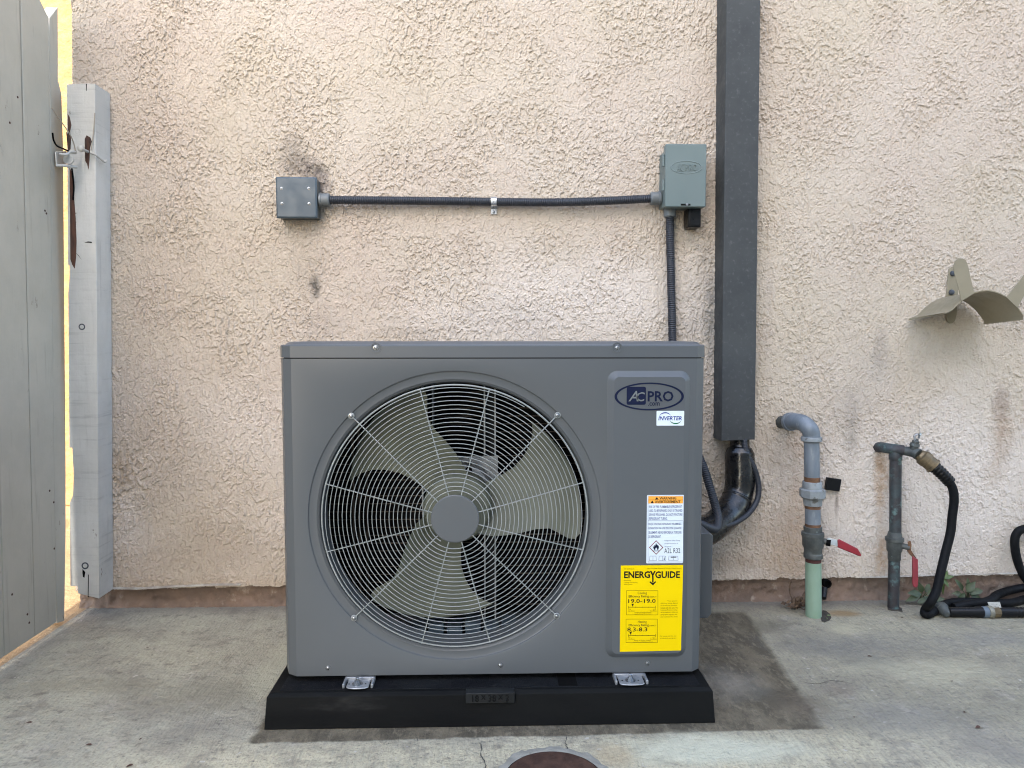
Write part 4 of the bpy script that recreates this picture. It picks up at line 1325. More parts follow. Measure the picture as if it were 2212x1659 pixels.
# little open books and leaflet
for (x0_, y0_, x1_, y1_) in ((1403, 1201, 1418, 1211), (1423, 1201, 1438.5, 1211), (1444, 1201, 1465, 1210)):
    xm = (x0_ + x1_) / 2
    for q0, q1 in (((x0_, y1_), (x0_ + 1, y0_)), ((x1_, y1_), (x1_ - 1, y0_)), ((xm, y1_), (xm, y0_))):
        flat(m_, [(q0[0] - .35, q0[1]), (q0[0] + .35, q0[1]), (q1[0] + .35, q1[1]), (q1[0] - .35, q1[1])], YT)
    flat(m_, [(x0_, y1_ + .6), (x1_, y1_ + .6), (x1_, y1_ - .2), (x0_, y1_ - .2)], YT)
    flat(m_, [(x0_ + 1, y0_ + .5), (x1_ - 1, y0_ + .5), (x1_ - 1, y0_ - .2), (x0_ + 1, y0_ - .2)], YT)
m_.build('small_print', 'text_print', wso, smooth=0)['kind'] = 'stuff'
m_ = MB()
put_text(m_, 'A2L R32', 1434.8, 1184, 1469.5, 1195, YT, bold=0.0)
flat(m_, [(1433.5, 1209.5), (1436, 1209.5), (1435, 1203.5), (1434.5, 1203.5)], YT)
flat(m_, [(1449, 1204.5), (1461, 1204.5), (1461, 1202.5), (1449, 1202.5)], YT)
m_.build('lettering', 'navy_print', wso, smooth=0)
m_ = MB()
# flame over a bar
flat(m_, [(1411, 1190.6), (1424, 1190.6), (1424, 1189.4), (1411, 1189.4)], YT2)
flat(m_, [(1413.5, 1187.8), (1411.3, 1184), (1411.2, 1179.5), (1413, 1182), (1413.4, 1177), (1415.4, 1179.5), (1416.2, 1175.5), (1417.4, 1172.5), (1418.6, 1176.5), (1420.2, 1178.3), (1420.8, 1175.8), (1422.2, 1179.4), (1422.9, 1178.4), (1423.2, 1183), (1421.8, 1187.6), (1420, 1188.2), (1419.4, 1184.8), (1417.6, 1182.6), (1415.8, 1185), (1415.4, 1188.2)], YT2)
m_.build('flame_symbol', 'navy_print', wso, smooth=0)['kind'] = 'stuff'
m_ = MB()
cx, cy = 1417.4, 1182.7
dia = [[P(cx + k * dx, cy + k * dy, Y=YT) for dx, dy in ((15.5, 0), (0, 15.6), (-15.5, 0), (0, -15.6))] for k in (1.0, 0.86)]
m_.loops(dia, cap0=False, cap1=False)
m_.build('hazard_diamond', 'red_print', wso, smooth=0)

# yellow energy label
YK = YL
en = MB()
quad = [(1338.8, 1408), (1471, 1405), (1475.8, 1220.5), (1341, 1221.8)]
en.poly([P(x, y, Y=YK) for x, y in quad], (0, 0.0004, 0))
eno = en.build('energy_label', 'yellow_label', svp, smooth=0)
YT = YK - 0.0003
m_ = MB()
for s_, x, x2 in (('ENERG', 1348, 1404.5), ('GUIDE', 1415, 1469)):
    put_text(m_, s_, x, 1233.6, x2, 1249.3, YT, bold=0.032)
flat(m_, [(1403.5, 1233.3), (1407.6, 1233.3), (1410.4, 1239.5), (1413.0, 1233.3), (1416.6, 1233.3), (1411.8, 1243.0), (1411.8, 1258), (1408.6, 1258), (1408.6, 1243.0)], YT)
flat(m_, [(1410.2, 1264.6), (1402.6, 1257.4), (1404.6, 1255.6), (1408.6, 1258.6), (1411.8, 1258.6), (1415.8, 1255.6), (1417.8, 1257.2)], YT)
put_text(m_, '19.0-19.0', 1357, 1293.5, 1416.3, 1303.0, YT, bold=0.012)
put_text(m_, '8.3-8.3', 1355, 1355.0, 1398.5, 1364.3, YT, bold=0.012)
flat(m_, [(1366.6, 1310.5), (1369.4, 1304.2), (1363.8, 1304.2)], YT)
flat(m_, [(1362.2, 1371.3), (1365.0, 1365.0), (1359.4, 1365.0)], YT)
put_text(m_, 'Cooling', 1377.5, 1278, 1397.5, 1285.2, YT, bold=0.0)
put_text(m_, 'Heating', 1378, 1340.2, 1397, 1347.2, YT, bold=0.0)
put_text(m_, 'Efficiency Rating', 1358, 1285.3, 1401.5, 1292.2, YT, bold=0.01)
put_text(m_, 'Efficiency Rating', 1358, 1347.6, 1401.5, 1354.4, YT, bold=0.01)
m_.build('lettering', 'black_print', eno, smooth=0)
m_ = MB()


def frame_px(x0_, y0_, x1_, y1_, wd=0.7):
    for q in (((x0_, y1_), (x1_, y1_), (x1_, y1_ - wd), (x0_, y1_ - wd)), ((x0_, y0_ + wd), (x1_, y0_ + wd), (x1_, y0_), (x0_, y0_)),
              ((x0_, y1_ - wd), (x0_ + wd, y1_ - wd), (x0_ + wd, y0_ + wd), (x0_, y0_ + wd)), ((x1_ - wd, y1_ - wd), (x1_, y1_ - wd), (x1_, y0_ + wd), (x1_ - wd, y0_ + wd))):
        flat(m_, q, YT)


frame_px(1353, 1275.5, 1421.5, 1328.5)
frame_px(1352, 1337, 1420.5, 1388.5)
for y_ in (1311.6, 1372.6):
    flat(m_, [(1357, y_ + .5), (1416, y_ + .5), (1416, y_ - .5), (1357, y_ - .5)], YT)
    for x_ in (1357, 1372, 1387, 1401, 1415.4):
        h_ = 3 if x_ in (1357, 1415.4) else 1.2
        flat(m_, [(x_, y_ + h_), (x_ + .7, y_ + h_), (x_ + .7, y_ - h_), (x_, y_ - h_)], YT)
put_text(m_, 'SEER2*', 1403, 1287.4, 1418, 1290.8, YT)
put_text(m_, 'HSPF2*', 1403, 1349.6, 1418, 1353, YT)
put_text(m_, '13.4', 1357, 1315, 1362.5, 1318.6, YT)
put_text(m_, '35.0', 1411, 1315, 1416.5, 1318.6, YT)
put_text(m_, '7.5', 1357, 1375.5, 1361, 1379, YT)
put_text(m_, '13.5', 1410, 1375.5, 1415.5, 1379, YT)
for y_ in (1318.6, 1379.2):
    put_text(m_, 'Least Efficient', 1357, y_, 1371, y_ + 2.4, YT)
    put_text(m_, 'Most Efficient', 1404.5, y_, 1418.5, y_ + 2.4, YT)
put_text(m_, 'Range of Similar Models', 1371, 1321.4, 1407, 1324.8, YT)
put_text(m_, 'Seasonal Energy Efficiency Ratio 2', 1371, 1325, 1409, 1327.6, YT)
put_text(m_, 'Range of Similar Models', 1370, 1382, 1406, 1385.2, YT)
put_text(m_, 'Heating Seasonal Performance Factor 2', 1368, 1385.6, 1410.5, 1388, YT)
put_text(m_, 'U.S. Government', 1348, 1227, 1370.5, 1230.2, YT)
put_text(m_, 'Federal law prohibits removal of this label before consumer purchase.', 1397.5, 1226.4, 1472, 1229.4, YT)
for i, (s_, x2) in enumerate((('Heat Pump', 1363), ('Cooling and Heating', 1377), ('Split System', 1366))):
    put_text(m_, s_, 1347.5, 1252.6 + 4.2 * i, x2, 1256 + 4.2 * i, YT)
for i, s_ in enumerate(('*Your system\'s', 'efficiency ratings depend', 'on the coil your contractor', 'installs with this unit. The', 'heating efficiency rating', 'varies slightly in different', 'geographic regions. Ask', 'your contractor for details.')):
    put_text(m_, s_, 1427 if i else 1441, 1296.5 + 4.9 * i, 1464.5 if i % 2 else 1463, 1300.1 + 4.9 * i, YT)
put_text(m_, 'For energy cost info, visit', 1426, 1372.5, 1461, 1375.9, YT)
put_text(m_, 'productinfo.energy.gov', 1426, 1377, 1461, 1380.4, YT)
m_.build('small_print', 'brown_print', eno, smooth=0)['kind'] = 'stuff'

# ---- fan grille: one long spiral of wire, twelve spokes, centre disc
gr = MB().tube([Vector((AX.x + 0.2935 * math.cos(2 * PI * i / 128), YF + 0.001, AX.z + 0.2935 * math.sin(2 * PI * i / 128))) for i in range(128)], 0.0019, 8, closed=True).build('fan_grille', 'wire', ac)


def dome(r):
    return YF - 0.002 - 0.013 * (1 - (r / 0.2935) ** 2)


sp_ = []
turns = 24.5
N = int(turns * 84)
for i in range(N + 1):
    u = i / N
    r = 0.0585 + (0.2885 - 0.0585) * u
    t = R(238) - 2 * PI * turns * u
    sp_.append(Vector((AX.x + r * math.cos(t), dome(r), AX.z + r * math.sin(t))))
MB().tube(sp_, 0.00095, 6).build('spiral_wire', 'wire', gr, smooth=80)
for k in range(12):
    t = R(15 + 30 * k)
    diag = k % 3 == 1
    rend = 0.3165 if diag else 0.2955
    pth = [Vector((AX.x + r * math.cos(t), dome(min(r, 0.2935)) + 0.0028 if r < 0.297 else YF + 0.001, AX.z + r * math.sin(t))) for r in (0.050, 0.09, 0.14, 0.19, 0.24, 0.275, rend)]
    so = MB().tube(pth, 0.00135, 8).build('spoke', 'wire', gr, smooth=60)
    if diag:
        e = Vector((AX.x + 0.3195 * math.cos(t), YF + 0.0005, AX.z + 0.3195 * math.sin(t)))
        MB().tube([e + Vector((0.0058 * math.cos(a_), 0, 0.0058 * math.sin(a_))) for a_ in [2 * PI * i / 16 for i in range(16)]], 0.0015, 6, closed=True).build('eyelet', 'wire', gr)
        again(scr, gr, e + Vector((0, -0.0012, 0)))
MB().lathe([(-0.002, 0.0530), (0.001, 0.0530), (0.0022, 0.0510)], Vector((AX.x, dome(0.053), AX.z)), (0, -1, 0), 48).build('centre_disc', 'grey_paint', gr, smooth=12)

# ---- fan behind it
FY = -0.560
fan = MB().lathe([(-0.055, 0.080), (0.020, 0.080), (0.028, 0.074), (0.030, 0.060)], Vector((AX.x, FY, AX.z)), (0, -1, 0), 48).build('fan', 'blade', ac, smooth=40)
cw_e = [(0.074, 70), (0.10, 80), (0.13, 91), (0.16, 99), (0.19, 105), (0.22, 107.5), (0.245, 106), (0.268, 104.5), (0.285, 105), (0.293, 108)]
cc_e = [(0.074, 157), (0.10, 154.5), (0.13, 152.5), (0.16, 152.5), (0.19, 155), (0.22, 158.5), (0.245, 163), (0.260, 167), (0.264, 168), (0.2645, 164)]
for k in range(3):
    rows = []
    for (r0, a0), (r1, a1) in zip(cw_e, cc_e):
        row = []
        for j in range(13):
            u = j / 12
            r = r0 + (r1 - r0) * u + (0.006 * math.sin(PI * u) if r0 > 0.28 else 0)
            a_ = R(a0 + (a1 - a0) * u - 120 * k)
            y = FY - 0.032 + 0.066 * u + 0.014 * math.sin(PI * u) + 0.006 * (r / 0.29)
            row.append(Vector((AX.x + r * math.cos(a_), y, AX.z + r * math.sin(a_))))
        rows.append(row)
    MB().sheet(rows, (0, 0.0025, 0)).build('blade', 'blade', fan, smooth=60)

# ---- inside: coil, partition, motor and its bracket
ins = MB()
ins.add([(XL + 0.004, -0.335, 0.10), (0.31, -0.335, 0.10), (0.31, -0.335, 0.79), (XL + 0.004, -0.335, 0.79)], [(0, 1, 2, 3)])
ins.add([(XL + 0.006, -0.335, 0.10), (XL + 0.006, YF + 0.06, 0.10), (XL + 0.006, YF + 0.06, 0.79), (XL + 0.006, -0.335, 0.79)], [(0, 1, 2, 3)])
co = ins.build('coil', 'coil_fin', ac, smooth=0)
tb = MB()
z = 0.125
while z < 0.78:
    tb.box(XL + 0.02, 0.30, -0.3385, -0.3365, z, z + 0.0022)
    z += 0.0212
tb.build('coil_tube', 'copper_dull', co)
tb = MB()
for x in (-0.36, -0.345, -0.325):
    tb.tube([(x, -0.37, 0.11), (x, -0.37, 0.78)], 0.004, 8)
tb.build('riser_tube', 'copper_dull', co)
MB().box(0.306, 0.312, YF + 0.012, -0.335, 0.10, 0.79).build('partition', 'dark_inside', ac)
MB().box(XL + 0.004, XR - 0.004, YF + 0.050, -0.33, 0.786, 0.790).build('top_liner', 'dark_inside', ac)
br_ = MB()
wb_ = MB()
for pxl in (924, 1058):
    x = P(pxl, 860, Y=-0.44).x
    br_.box(x - 0.0150, x - 0.0115, -0.455, -0.425, 0.112, 0.782)
    br_.box(x + 0.0115, x + 0.0150, -0.455, -0.425, 0.112, 0.782)
    wb_.box(x - 0.0114, x + 0.0114, -0.429, -0.425, 0.112, 0.782)
bo = br_.build('motor_bracket', 'galv_bright', ac)
wb_.build('bracket_web', 'dark_inside', bo)
xa, xb_ = P(924, 860, Y=-0.44).x, P(1058, 860, Y=-0.44).x
zt = P(1000, 985, Y=-0.456).z
MB().box(xa, xb_ + 0.02, -0.459, -0.4565, AX.z - 0.09, zt).build('mount_plate', 'galv_bright', bo)
mo = MB().lathe([(0, 0.072), (0.02, 0.072), (0.035, 0.066), (0.04, 0.03)], Vector((AX.x + 0.01, -0.459, AX.z + 0.02)), (0, -1, 0), 32).build('motor', 'galv_bright', ac)
MB().lathe([(0, 0.009), (0.012, 0.009)], P(1012, 1016, Y=-0.50), (0, -1, 0), 14).build('mount_grommet', 'black', mo)
# ribs of the drain tray
rb = MB()
for i in range(7):
    x = -0.20 + 0.045 * i
    rb.box(x, x + 0.038, -0.52, -0.46, 0.112, 0.135 + 0.01 * (i % 2))
rb.build('tray_rib', 'jbox_paint', ac, bevel=0.003)

# ---- side fittings on the right
a, b = P(1535, 1336, Y=-0.46), P(1540.5, 1150, Y=-0.46)
sc_ = MB()
zz0, zz1 = a.z, b.z
xw = b.x
sc_.loops([[Vector((XR - 0.004, y, z)), Vector((xw - 0.010, y, z)), Vector((xw, y, z + (0.012 if z < 0.25 else -0.008))), Vector((xw, y2, z + (0.012 if z < 0.25 else -0.008))), Vector((xw - 0.010, y2, z)), Vector((XR - 0.004, y2, z))] for z, y, y2 in ((zz0, -0.46, -0.335), (zz1, -0.46, -0.335))])
sc_.build('valve_cover', 'grey_paint', ac, bevel=0.003)
hd = MB()
hq = P(1519, 957, Y=-0.50)
hd.lathe([(-0.02, 0.036), (0.004, 0.036), (0.011, 0.030), (0.013, 0.018)], Vector((XR, -0.46, hq.z)), (1, 0, 0), 24)
hd.build('side_handle', 'grey_paint', ac)

# ---- mounting feet and their bolts
ft0 = None
for pxc, x0_, x1_, yb in ((768, 735, 802, 1494), (1369, 1332, 1405, 1484.5)):
    q = P(pxc, yb, Z=PB + 0.006)
    hw_ = 0.5 * (P(x1_ - 9, yb, Z=PB + 0.004).x - P(x0_ + 9, yb, Z=PB + 0.004).x)
    y0 = max(q.y, -0.7125)
    x = q.x
    m_ = MB()
    ol_ = [(x - hw_, y0 + 0.05), (x - hw_, y0 + 0.006), (x - hw_ + 0.006, y0 + 0.001), (x - 0.006, y0 - 0.0015), (x + 0.006, y0 - 0.0015), (x + hw_ - 0.006, y0 + 0.001), (x + hw_, y0 + 0.006), (x + hw_, y0 + 0.05)]
    m_.poly([Vector((xx, yy, PB + 0.0045)) for xx, yy in ol_], (0, 0, 0.0025))
    for sgn in (-1, 1):
        xe = x + sgn * (hw_ + 0.004)
        m_.box(min(xe, xe + sgn * 0.005), max(xe, xe + sgn * 0.005), y0 + 0.010, y0 + 0.05, PB + 0.0012, PB + 0.011)
    m_.box(x - hw_ - 0.006, x + hw_ + 0.006, y0 + 0.040, y0 + 0.12, PB + 0.0012, PB + 0.012)
    fo = m_.build('mounting_foot', 'galv_bright', ac, bevel=0.0012)
    bq = Vector((x - 0.002, y0 + 0.019, PB + 0.0065))
    MB().lathe([(0, 0.0115), (0.0018, 0.0115), (0.0019, 0.006)], bq, (0, 0, 1), 20).build('washer', 'zinc', fo)
    MB().lathe([(0.0018, 0.0072), (0.0075, 0.0072), (0.0078, 0.004), (0.0145, 0.004), (0.0155, 0.003)], bq, (0, 0, 1), 6).build('bolt', 'zinc', fo, smooth=30)
    for sgn in (-1, 1):
        MB().lathe([(0, 0.0018), (0.0004, 0.0018)], bq + Vector((sgn * 0.018, 0, 0.0006)), (0, 0, 1), 10).build('hole', 'black', fo)

# ------------------------------------------------------------------ galvanised riser with union and ball valve, green at its foot
YR = -0.118
g1 = thing('water_riser', 'galvanised steel riser with union and red lever valve and pale green foot', 'pipe', P(1757, 1335, Z=0.0))


def ctr(px, py):
    return P(px, py, Y=YR)


def seg(name, m, parent, prof, n=24, smooth=35):
    """prof: list of (px, py, radius in px), a stack down the riser"""
    rings = []
    for (px, py, r_) in prof:
        c_ = ctr(px, py)
        rr_ = pr(r_, YR)
        rings.append([c_ + Vector((rr_ * math.cos(2 * PI * k / n + 0.2), rr_ * math.sin(2 * PI * k / n + 0.2), 0)) for k in range(n)])
    return MB().loops(rings).build(name, m, parent, smooth=smooth)


e0 = P(1684, 912, Y=0.01)
e1 = P(1706, 911, Y=-0.045)
ep = ctr(1753, 949)
rn = pr(15.5, YR)
MB().tube([e0, e1, e1 + (e1 - e0) * 0.3], rn * 0.95, 20).build('nipple', 'brass_old', g1)
MB().tube(spline([e1, P(1716, 910, Y=-0.07), P(1734, 914, Y=-0.10), P(1748, 926, Y=YR), ctr(1752.5, 938), ctr(1753.2, 950)], 8), rn * 1.18, 24).build('elbow', 'galv_pipe', g1, smooth=60)
MB().tube([e1 + (e1 - e0) * -0.05, e1 + (e1 - e0) * 0.18], rn * 1.34, 24).build('elbow_collar', 'galv_pipe', g1)
seg('elbow_collar', 'galv_fit', g1, [(1753, 943.5, 21.0), (1753, 946, 22.2), (1753, 952, 22.2), (1753, 954, 19)])
seg('pipe', 'galv_pipe', g1, [(1753, 952, 16.3), (1754.3, 1032, 16.3)])
seg('rusty_thread', 'rust', g1, [(1754.3, 1030, 16.6), (1754.6, 1042, 16.6)])
seg('union', 'galv_fit', g1, [(1754.4, 1040, 19.5), (1754.5, 1042, 20.8), (1754.8, 1056, 20.8)])
seg('union_nut', 'galv_fit', g1, [(1754.8, 1055, 24), (1754.8, 1057, 27.6), (1755, 1073, 27.6), (1755, 1076.5, 23)], n=8, smooth=20)
seg('union_tail', 'galv_fit', g1, [(1755.2, 1075, 21), (1755.4, 1091, 19.5), (1755.4, 1092.5, 16)], n=8, smooth=20)
seg('rusty_thread', 'rust', g1, [(1755.4, 1091, 16.8), (1755.5, 1098, 16.8)])
seg('pipe', 'galv_pipe', g1, [(1755.5, 1096, 16.5), (1756, 1134, 16.5)])
seg('rusty_thread', 'rust', g1, [(1756, 1131, 16.8), (1756, 1139, 16.8)])
v1 = seg('ball_valve', 'brass_old', g1, [(1755.6, 1137, 17.5), (1755.8, 1138, 19.5), (1755.8, 1148, 19.5), (1755.6, 1149.5, 24.2), (1755.6, 1157, 24.2), (1755.8, 1158, 22.5), (1756, 1178, 22.5), (1756.2, 1184, 19.5), (1756.4, 1194, 19), (1756.6, 1196, 20.4), (1756.6, 1204, 20.2), (1756.6, 1206, 17)])
seg('sealed_thread', 'maroon', g1, [(1756.6, 1204, 16.8), (1756.8, 1215, 16.8)])
seg('green_foot', 'green_paint', g1, [(1756.8, 1213.5, 17.2), (1757, 1260, 17.2), (1757.4, 1332, 17.2)])
s0, s1 = ctr(1774, 1168) , P(1790, 1171, Y=YR - 0.01)
MB().tube([s0, s1], pr(7, YR), 12).build('stem', 'brass_old', v1)
MB().lathe([(-0.006, 0.011), (0.006, 0.011)], P(1790, 1172, Y=YR - 0.012), s1 - s0, 6).build('stem_nut', 'black', v1)


def bar(mb, a, b, wd, th, nrm):
    a, b, nrm = Vector(a), Vector(b), Vector(nrm).normalized()
    d = (b - a).normalized()
    s_ = d.cross(nrm).normalized() * (wd / 2)
    t_ = nrm * (th / 2)
    mb.hexa([a - s_ - t_, a + s_ - t_, b + s_ - t_, b - s_ - t_], [a - s_ + t_, a + s_ + t_, b + s_ + t_, b - s_ + t_])
    return mb


lv_ = MB()
bar(lv_, P(1786, 1168, Y=YR - 0.014), P(1812, 1174, Y=YR - 0.016), pr(13, YR), 0.0025, (0.2, -1, 0.1))
lvo = lv_.build('lever', 'lever_metal', v1, bevel=0.0006)
gp_ = MB()
pa = [P(x, y, Y=YR - 0.0135) for x, y in ((1808, 1165.5), (1812, 1164), (1851, 1184), (1859.5, 1197.5), (1857, 1201.5), (1848, 1198), (1808, 1181.5))]
gp_.poly(pa, (0, -0.007, 0))
gp_.build('grip', 'red_grip', v1, bevel=0.0025)

# ------------------------------------------------------------------ old copper riser with tee and spigot
YQ = -0.060
g2 = thing('hose_riser', 'corroded copper riser with tee and spigot beside the hose', 'pipe', P(1929.5, 1315, Z=0.0))
YR_save = YR
YR = YQ
seg('pipe', 'copper_old', g2, [(1934.5, 978, 12.3), (1934, 1150, 12.3)])
v2 = seg('ball_valve', 'brass_old', g2, [(1933, 1149, 12.8), (1933, 1152, 14.2), (1932.5, 1160, 15.8), (1932.3, 1161, 19.4), (1932.3, 1168, 19.4), (1932.2, 1169.5, 16.5), (1932, 1188, 16.2), (1931.8, 1193, 13.4), (1931.6, 1208, 13.4), (1931.6, 1210, 12)])
seg('pipe', 'copper_old', g2, [(1931.6, 1208, 11.9), (1929.5, 1314, 11.9)])
MB().tube(spline([P(1893, 966, Y=0.01), P(1906, 966.5, Y=-0.025), P(1920, 969, Y=-0.05), P(1936, 971, Y=YQ - 0.004), P(1952, 973, Y=YQ - 0.012)], 6), pr(11.6, YQ), 20).build('tee', 'copper_old', g2, smooth=60)
seg('tee_socket', 'copper_old', g2, [(1934.5, 968, 12), (1934.5, 984, 13.8), (1934.3, 992, 13.8), (1934.3, 994, 12.4)])
YR = YR_save
sgp = MB()
sgp.tube(spline([P(1948, 973, Y=YQ - 0.010), P(1962, 975, Y=YQ - 0.02), P(1974, 977, Y=YQ - 0.03), P(1984, 982, Y=YQ - 0.042)], 6), [pr(9.5 + 3 * i / 18, YQ) for i in range(19)], 18)
sgo = sgp.build('spigot', 'brass_old', g2, smooth=60)
bq, tq = P(1972, 973, Y=YQ - 0.03), P(1980, 948, Y=YQ - 0.036)
Ls = (tq - bq).length
MB().lathe([(0, pr(8, YQ)), (Ls * .35, pr(9, YQ)), (Ls * .4, pr(10.5, YQ)), (Ls * .6, pr(9.5, YQ)), (Ls * .62, pr(7, YQ)), (Ls * .8, pr(7.5, YQ)), (Ls * .86, pr(5, YQ)), (Ls, pr(4, YQ))], bq, tq - bq, 14).build('bonnet', 'brass_old', sgo)
MB().tube([P(1977, 953, Y=YQ - 0.036), P(1975, 941.5, Y=YQ - 0.036), P(1980, 938.5, Y=YQ - 0.036), P(1986, 938, Y=YQ - 0.04), P(1985, 946, Y=YQ - 0.036)], pr(2.6, YQ), 8).build('tap_key', 'galv_bright', sgo)
MB().lathe([(-0.003, 0.004), (0.003, 0.0045)], P(1987, 938, Y=YQ - 0.043), (0.3, -1, 0.2), 10).build('key_screw', 'zinc', sgo)
q0, q1 = P(1944, 1178, Y=YQ - 0.006), P(1965, 1183, Y=YQ - 0.02)
MB().tube([q0, q1], pr(6.5, YQ), 12).build('stem', 'brass_old', v2)
MB().lathe([(-0.004, 0.0085), (0.004, 0.0085)], q1, q1 - q0, 6).build('stem_nut', 'rust', v2)
m_ = MB()
pa = [P(x, y, Y=YQ - 0.022) for x, y in ((1960, 1170), (1966, 1168), (1968, 1176), (1966.5, 1187), (1972, 1196), (1978, 1204), (1974, 1207), (1966, 1199), (1959, 1190), (1962, 1184))]
m_.poly(pa, (0, -0.003, 0))
m_.build('lever', 'rust', v2)
m_ = MB()
pa = [P(x, y, Y=YQ - 0.020) for x, y in ((1969, 1199), (1974, 1203), (1981, 1207), (1981.5, 1262), (1979, 1267), (1975, 1268.5), (1971, 1266), (1969.5, 1260))]
m_.poly(pa, (0, -0.007, 0))
m_.build('grip', 'red_grip_faded', v2, bevel=0.0025)

# ------------------------------------------------------------------ garden hose
gh = thing('garden_hose', 'black garden hose from the spigot lying coiled on concrete with brass fittings', 'hose', P(2030, 1330, Z=0))
YH = YQ - 0.05
q0, q1 = P(1990, 985, Y=YH + 0.005), P(2018, 1008, Y=YH - 0.01)
ax_ = q1 - q0
L = ax_.length
cpl = MB().lathe([(-0.008, pr(12, YH)), (0, pr(14, YH)), (0.004, pr(17.5, YH)), (L * .45, pr(17.5, YH)), (L * .47, pr(16.2, YH)), (L * .86, pr(16.4, YH)), (L * .87, pr(18, YH)), (L, pr(18, YH)), (L * 1.02, pr(13, YH))], q0, ax_, 16).build('coupling', 'brass', gh, smooth=25)
rel = resample(spline([P(2014, 1005, Y=YH - 0.01), P(2030, 1019, Y=YH - 0.016), P(2042, 1031, Y=YH - 0.018), P(2051, 1041, Y=YH - 0.018)], 6), 0.0025)
MB().tube(rel, [pr(14.2 - 1.2 * i / len(rel), YH) * (1.0 if (i // 2) % 2 == 0 else 0.90) for i in range(len(rel))], 18).build('strain_relief', 'black_plastic', gh, smooth=60)
HR = 0.0126
hp = [P(2048, 1037, Y=YH - 0.018), P(2056.5, 1052, Y=YH - 0.018), P(2060.5, 1068, Y=YH - 0.018), P(2060.5, 1088, Y=YH - 0.018), P(2057, 1114, Y=YH - 0.02), P(2053, 1151, Y=YH - 0.025), P(2042, 1195, Y=YH - 0.035), P(2031.5, 1239, Y=YH - 0.05), P(2023, 1275, Y=YH - 0.06), P(2011, 1300, Y=YH - 0.068), P(2000.5, 1314, Z=0.030), P(1997, 1324, Z=0.016), P(2004, 1327, Z=0.0135), P(2020, 1319, Z=0.0135),
      P(2044, 1304.5, Z=0.0135), P(2073, 1300, Z=0.0135), P(2119, 1300.5, Z=0.0135), P(2153, 1303, Z=0.0135), P(2187, 1301.5, Z=0.0135), P(2215, 1294, Z=0.0135), P(2260, 1284, Z=0.0135)]
MB().tube(spline(hp, 8), HR, 18).build('hose_line', 'hose', gh, smooth=80)
hp = [P(2060, 1312, Z=0.0135), P(2090, 1305.5, Z=0.020), P(2125, 1300.5, Z=0.026), P(2143, 1294, Z=0.030), P(2152, 1286, Z=0.032), P(2168, 1279.5, Z=0.033), P(2190, 1273.5, Z=0.034), P(2215, 1269, Z=0.036), P(2260, 1266, Z=0.036)]
MB().tube(spline(hp, 8), HR, 18).build('hose_line', 'hose', gh, smooth=80)
YQ2 = -0.04
hp = [P(2260, 1150, Y=YQ2), P(2230, 1140, Y=YQ2), P(2212, 1142.5, Y=YQ2), P(2199, 1149, Y=YQ2), P(2192.5, 1163, Y=YQ2), P(2192.5, 1183, Y=YQ2), P(2197.5, 1210, Y=YQ2), P(2206, 1233, Y=YQ2), P(2216, 1251, Y=YQ2), P(2240, 1275, Y=YQ2 - 0.03), P(2280, 1284, Z=0.014)]
MB().tube(spline(hp, 8), HR, 18).build('hose_line', 'hose', gh, smooth=80)
# the far end: shut-off nozzle lying towards the camera
n0, n1 = P(2225, 1322.5, Z=0.016), P(2050, 1322, Z=0.016)
ax_ = (n1 - n0)
L = ax_.length
fr_ = lambda px: (px - 2225) / (2050 - 2225) * L
MB().lathe([(fr_(2121), pr(12.2, -0.13)), (fr_(2110), pr(12.2, -0.13)), (fr_(2106), pr(11, -0.13)), (fr_(2056), pr(10.6, -0.13)), (fr_(2050), pr(9, -0.13))], n0, ax_, 20).build('nozzle_barrel', 'black_plastic', gh)
MB().lathe([(fr_(2136), pr(12.5, -0.13)), (fr_(2122), pr(12.5, -0.13)), (fr_(2121), pr(12.3, -0.13))], n0, ax_, 20).build('nozzle_collar', 'lead_grey', gh)
MB().lathe([(fr_(2143), pr(12, -0.13)), (fr_(2142), pr(14, -0.13)), (fr_(2133), pr(14, -0.13)), (fr_(2132), pr(12, -0.13))], n0, ax_, 20).build('brass_ring', 'brass_ring', gh)
MB().lathe([(fr_(2158), pr(11, -0.13)), (fr_(2157), pr(12.4, -0.13)), (fr_(2143), pr(12.4, -0.13))], n0, ax_, 8).build('hex_nut', 'brass', gh, smooth=20)
pth = resample([n0 + ax_ * (fr_(2157) / L), n0 + ax_ * (fr_(2275) / L)], 0.0028)
MB().tube(pth, [pr(11.4, -0.13) * (1.0 if (i // 2) % 2 == 0 or i < 16 else 0.91) for i in range(len(pth))], 18).build('strain_relief', 'black_plastic', gh, smooth=60)
h0, h1 = P(2031, 1308, Z=0.026), P(2037, 1327, Z=0.012)
ax2 = (h1 - h0).normalized()
nz_ = MB().lathe([(-0.002, pr(12.0, -0.14)), (0.0, pr(14, -0.14)), (0.012, pr(14, -0.14)), (0.014, pr(12.4, -0.14)), (0.030, pr(9, -0.14)), (0.040, pr(6.4, -0.14)), (0.041, pr(3, -0.14))], P(2032, 1311.5, Z=0.022), (ax2.x * 0.6 + 0.12, -0.9, -0.20), 18).build('nozzle', 'brass_old', gh, smooth=30)
MB().tube([P(2036, 1318, Z=0.017), P(2056, 1321, Z=0.016)], pr(8.8, -0.13), 14).build('nozzle_elbow', 'black_plastic', gh)
tg = [P(2133, 1301.5, Z=0.036), P(2160, 1301, Z=0.036), P(2163.5, 1313.5, Z=0.030), P(2139, 1314, Z=0.030)]
MB().poly(tg, (0, 0.0006, 0.0012)).build('care_tag', 'tag_silver', gh)

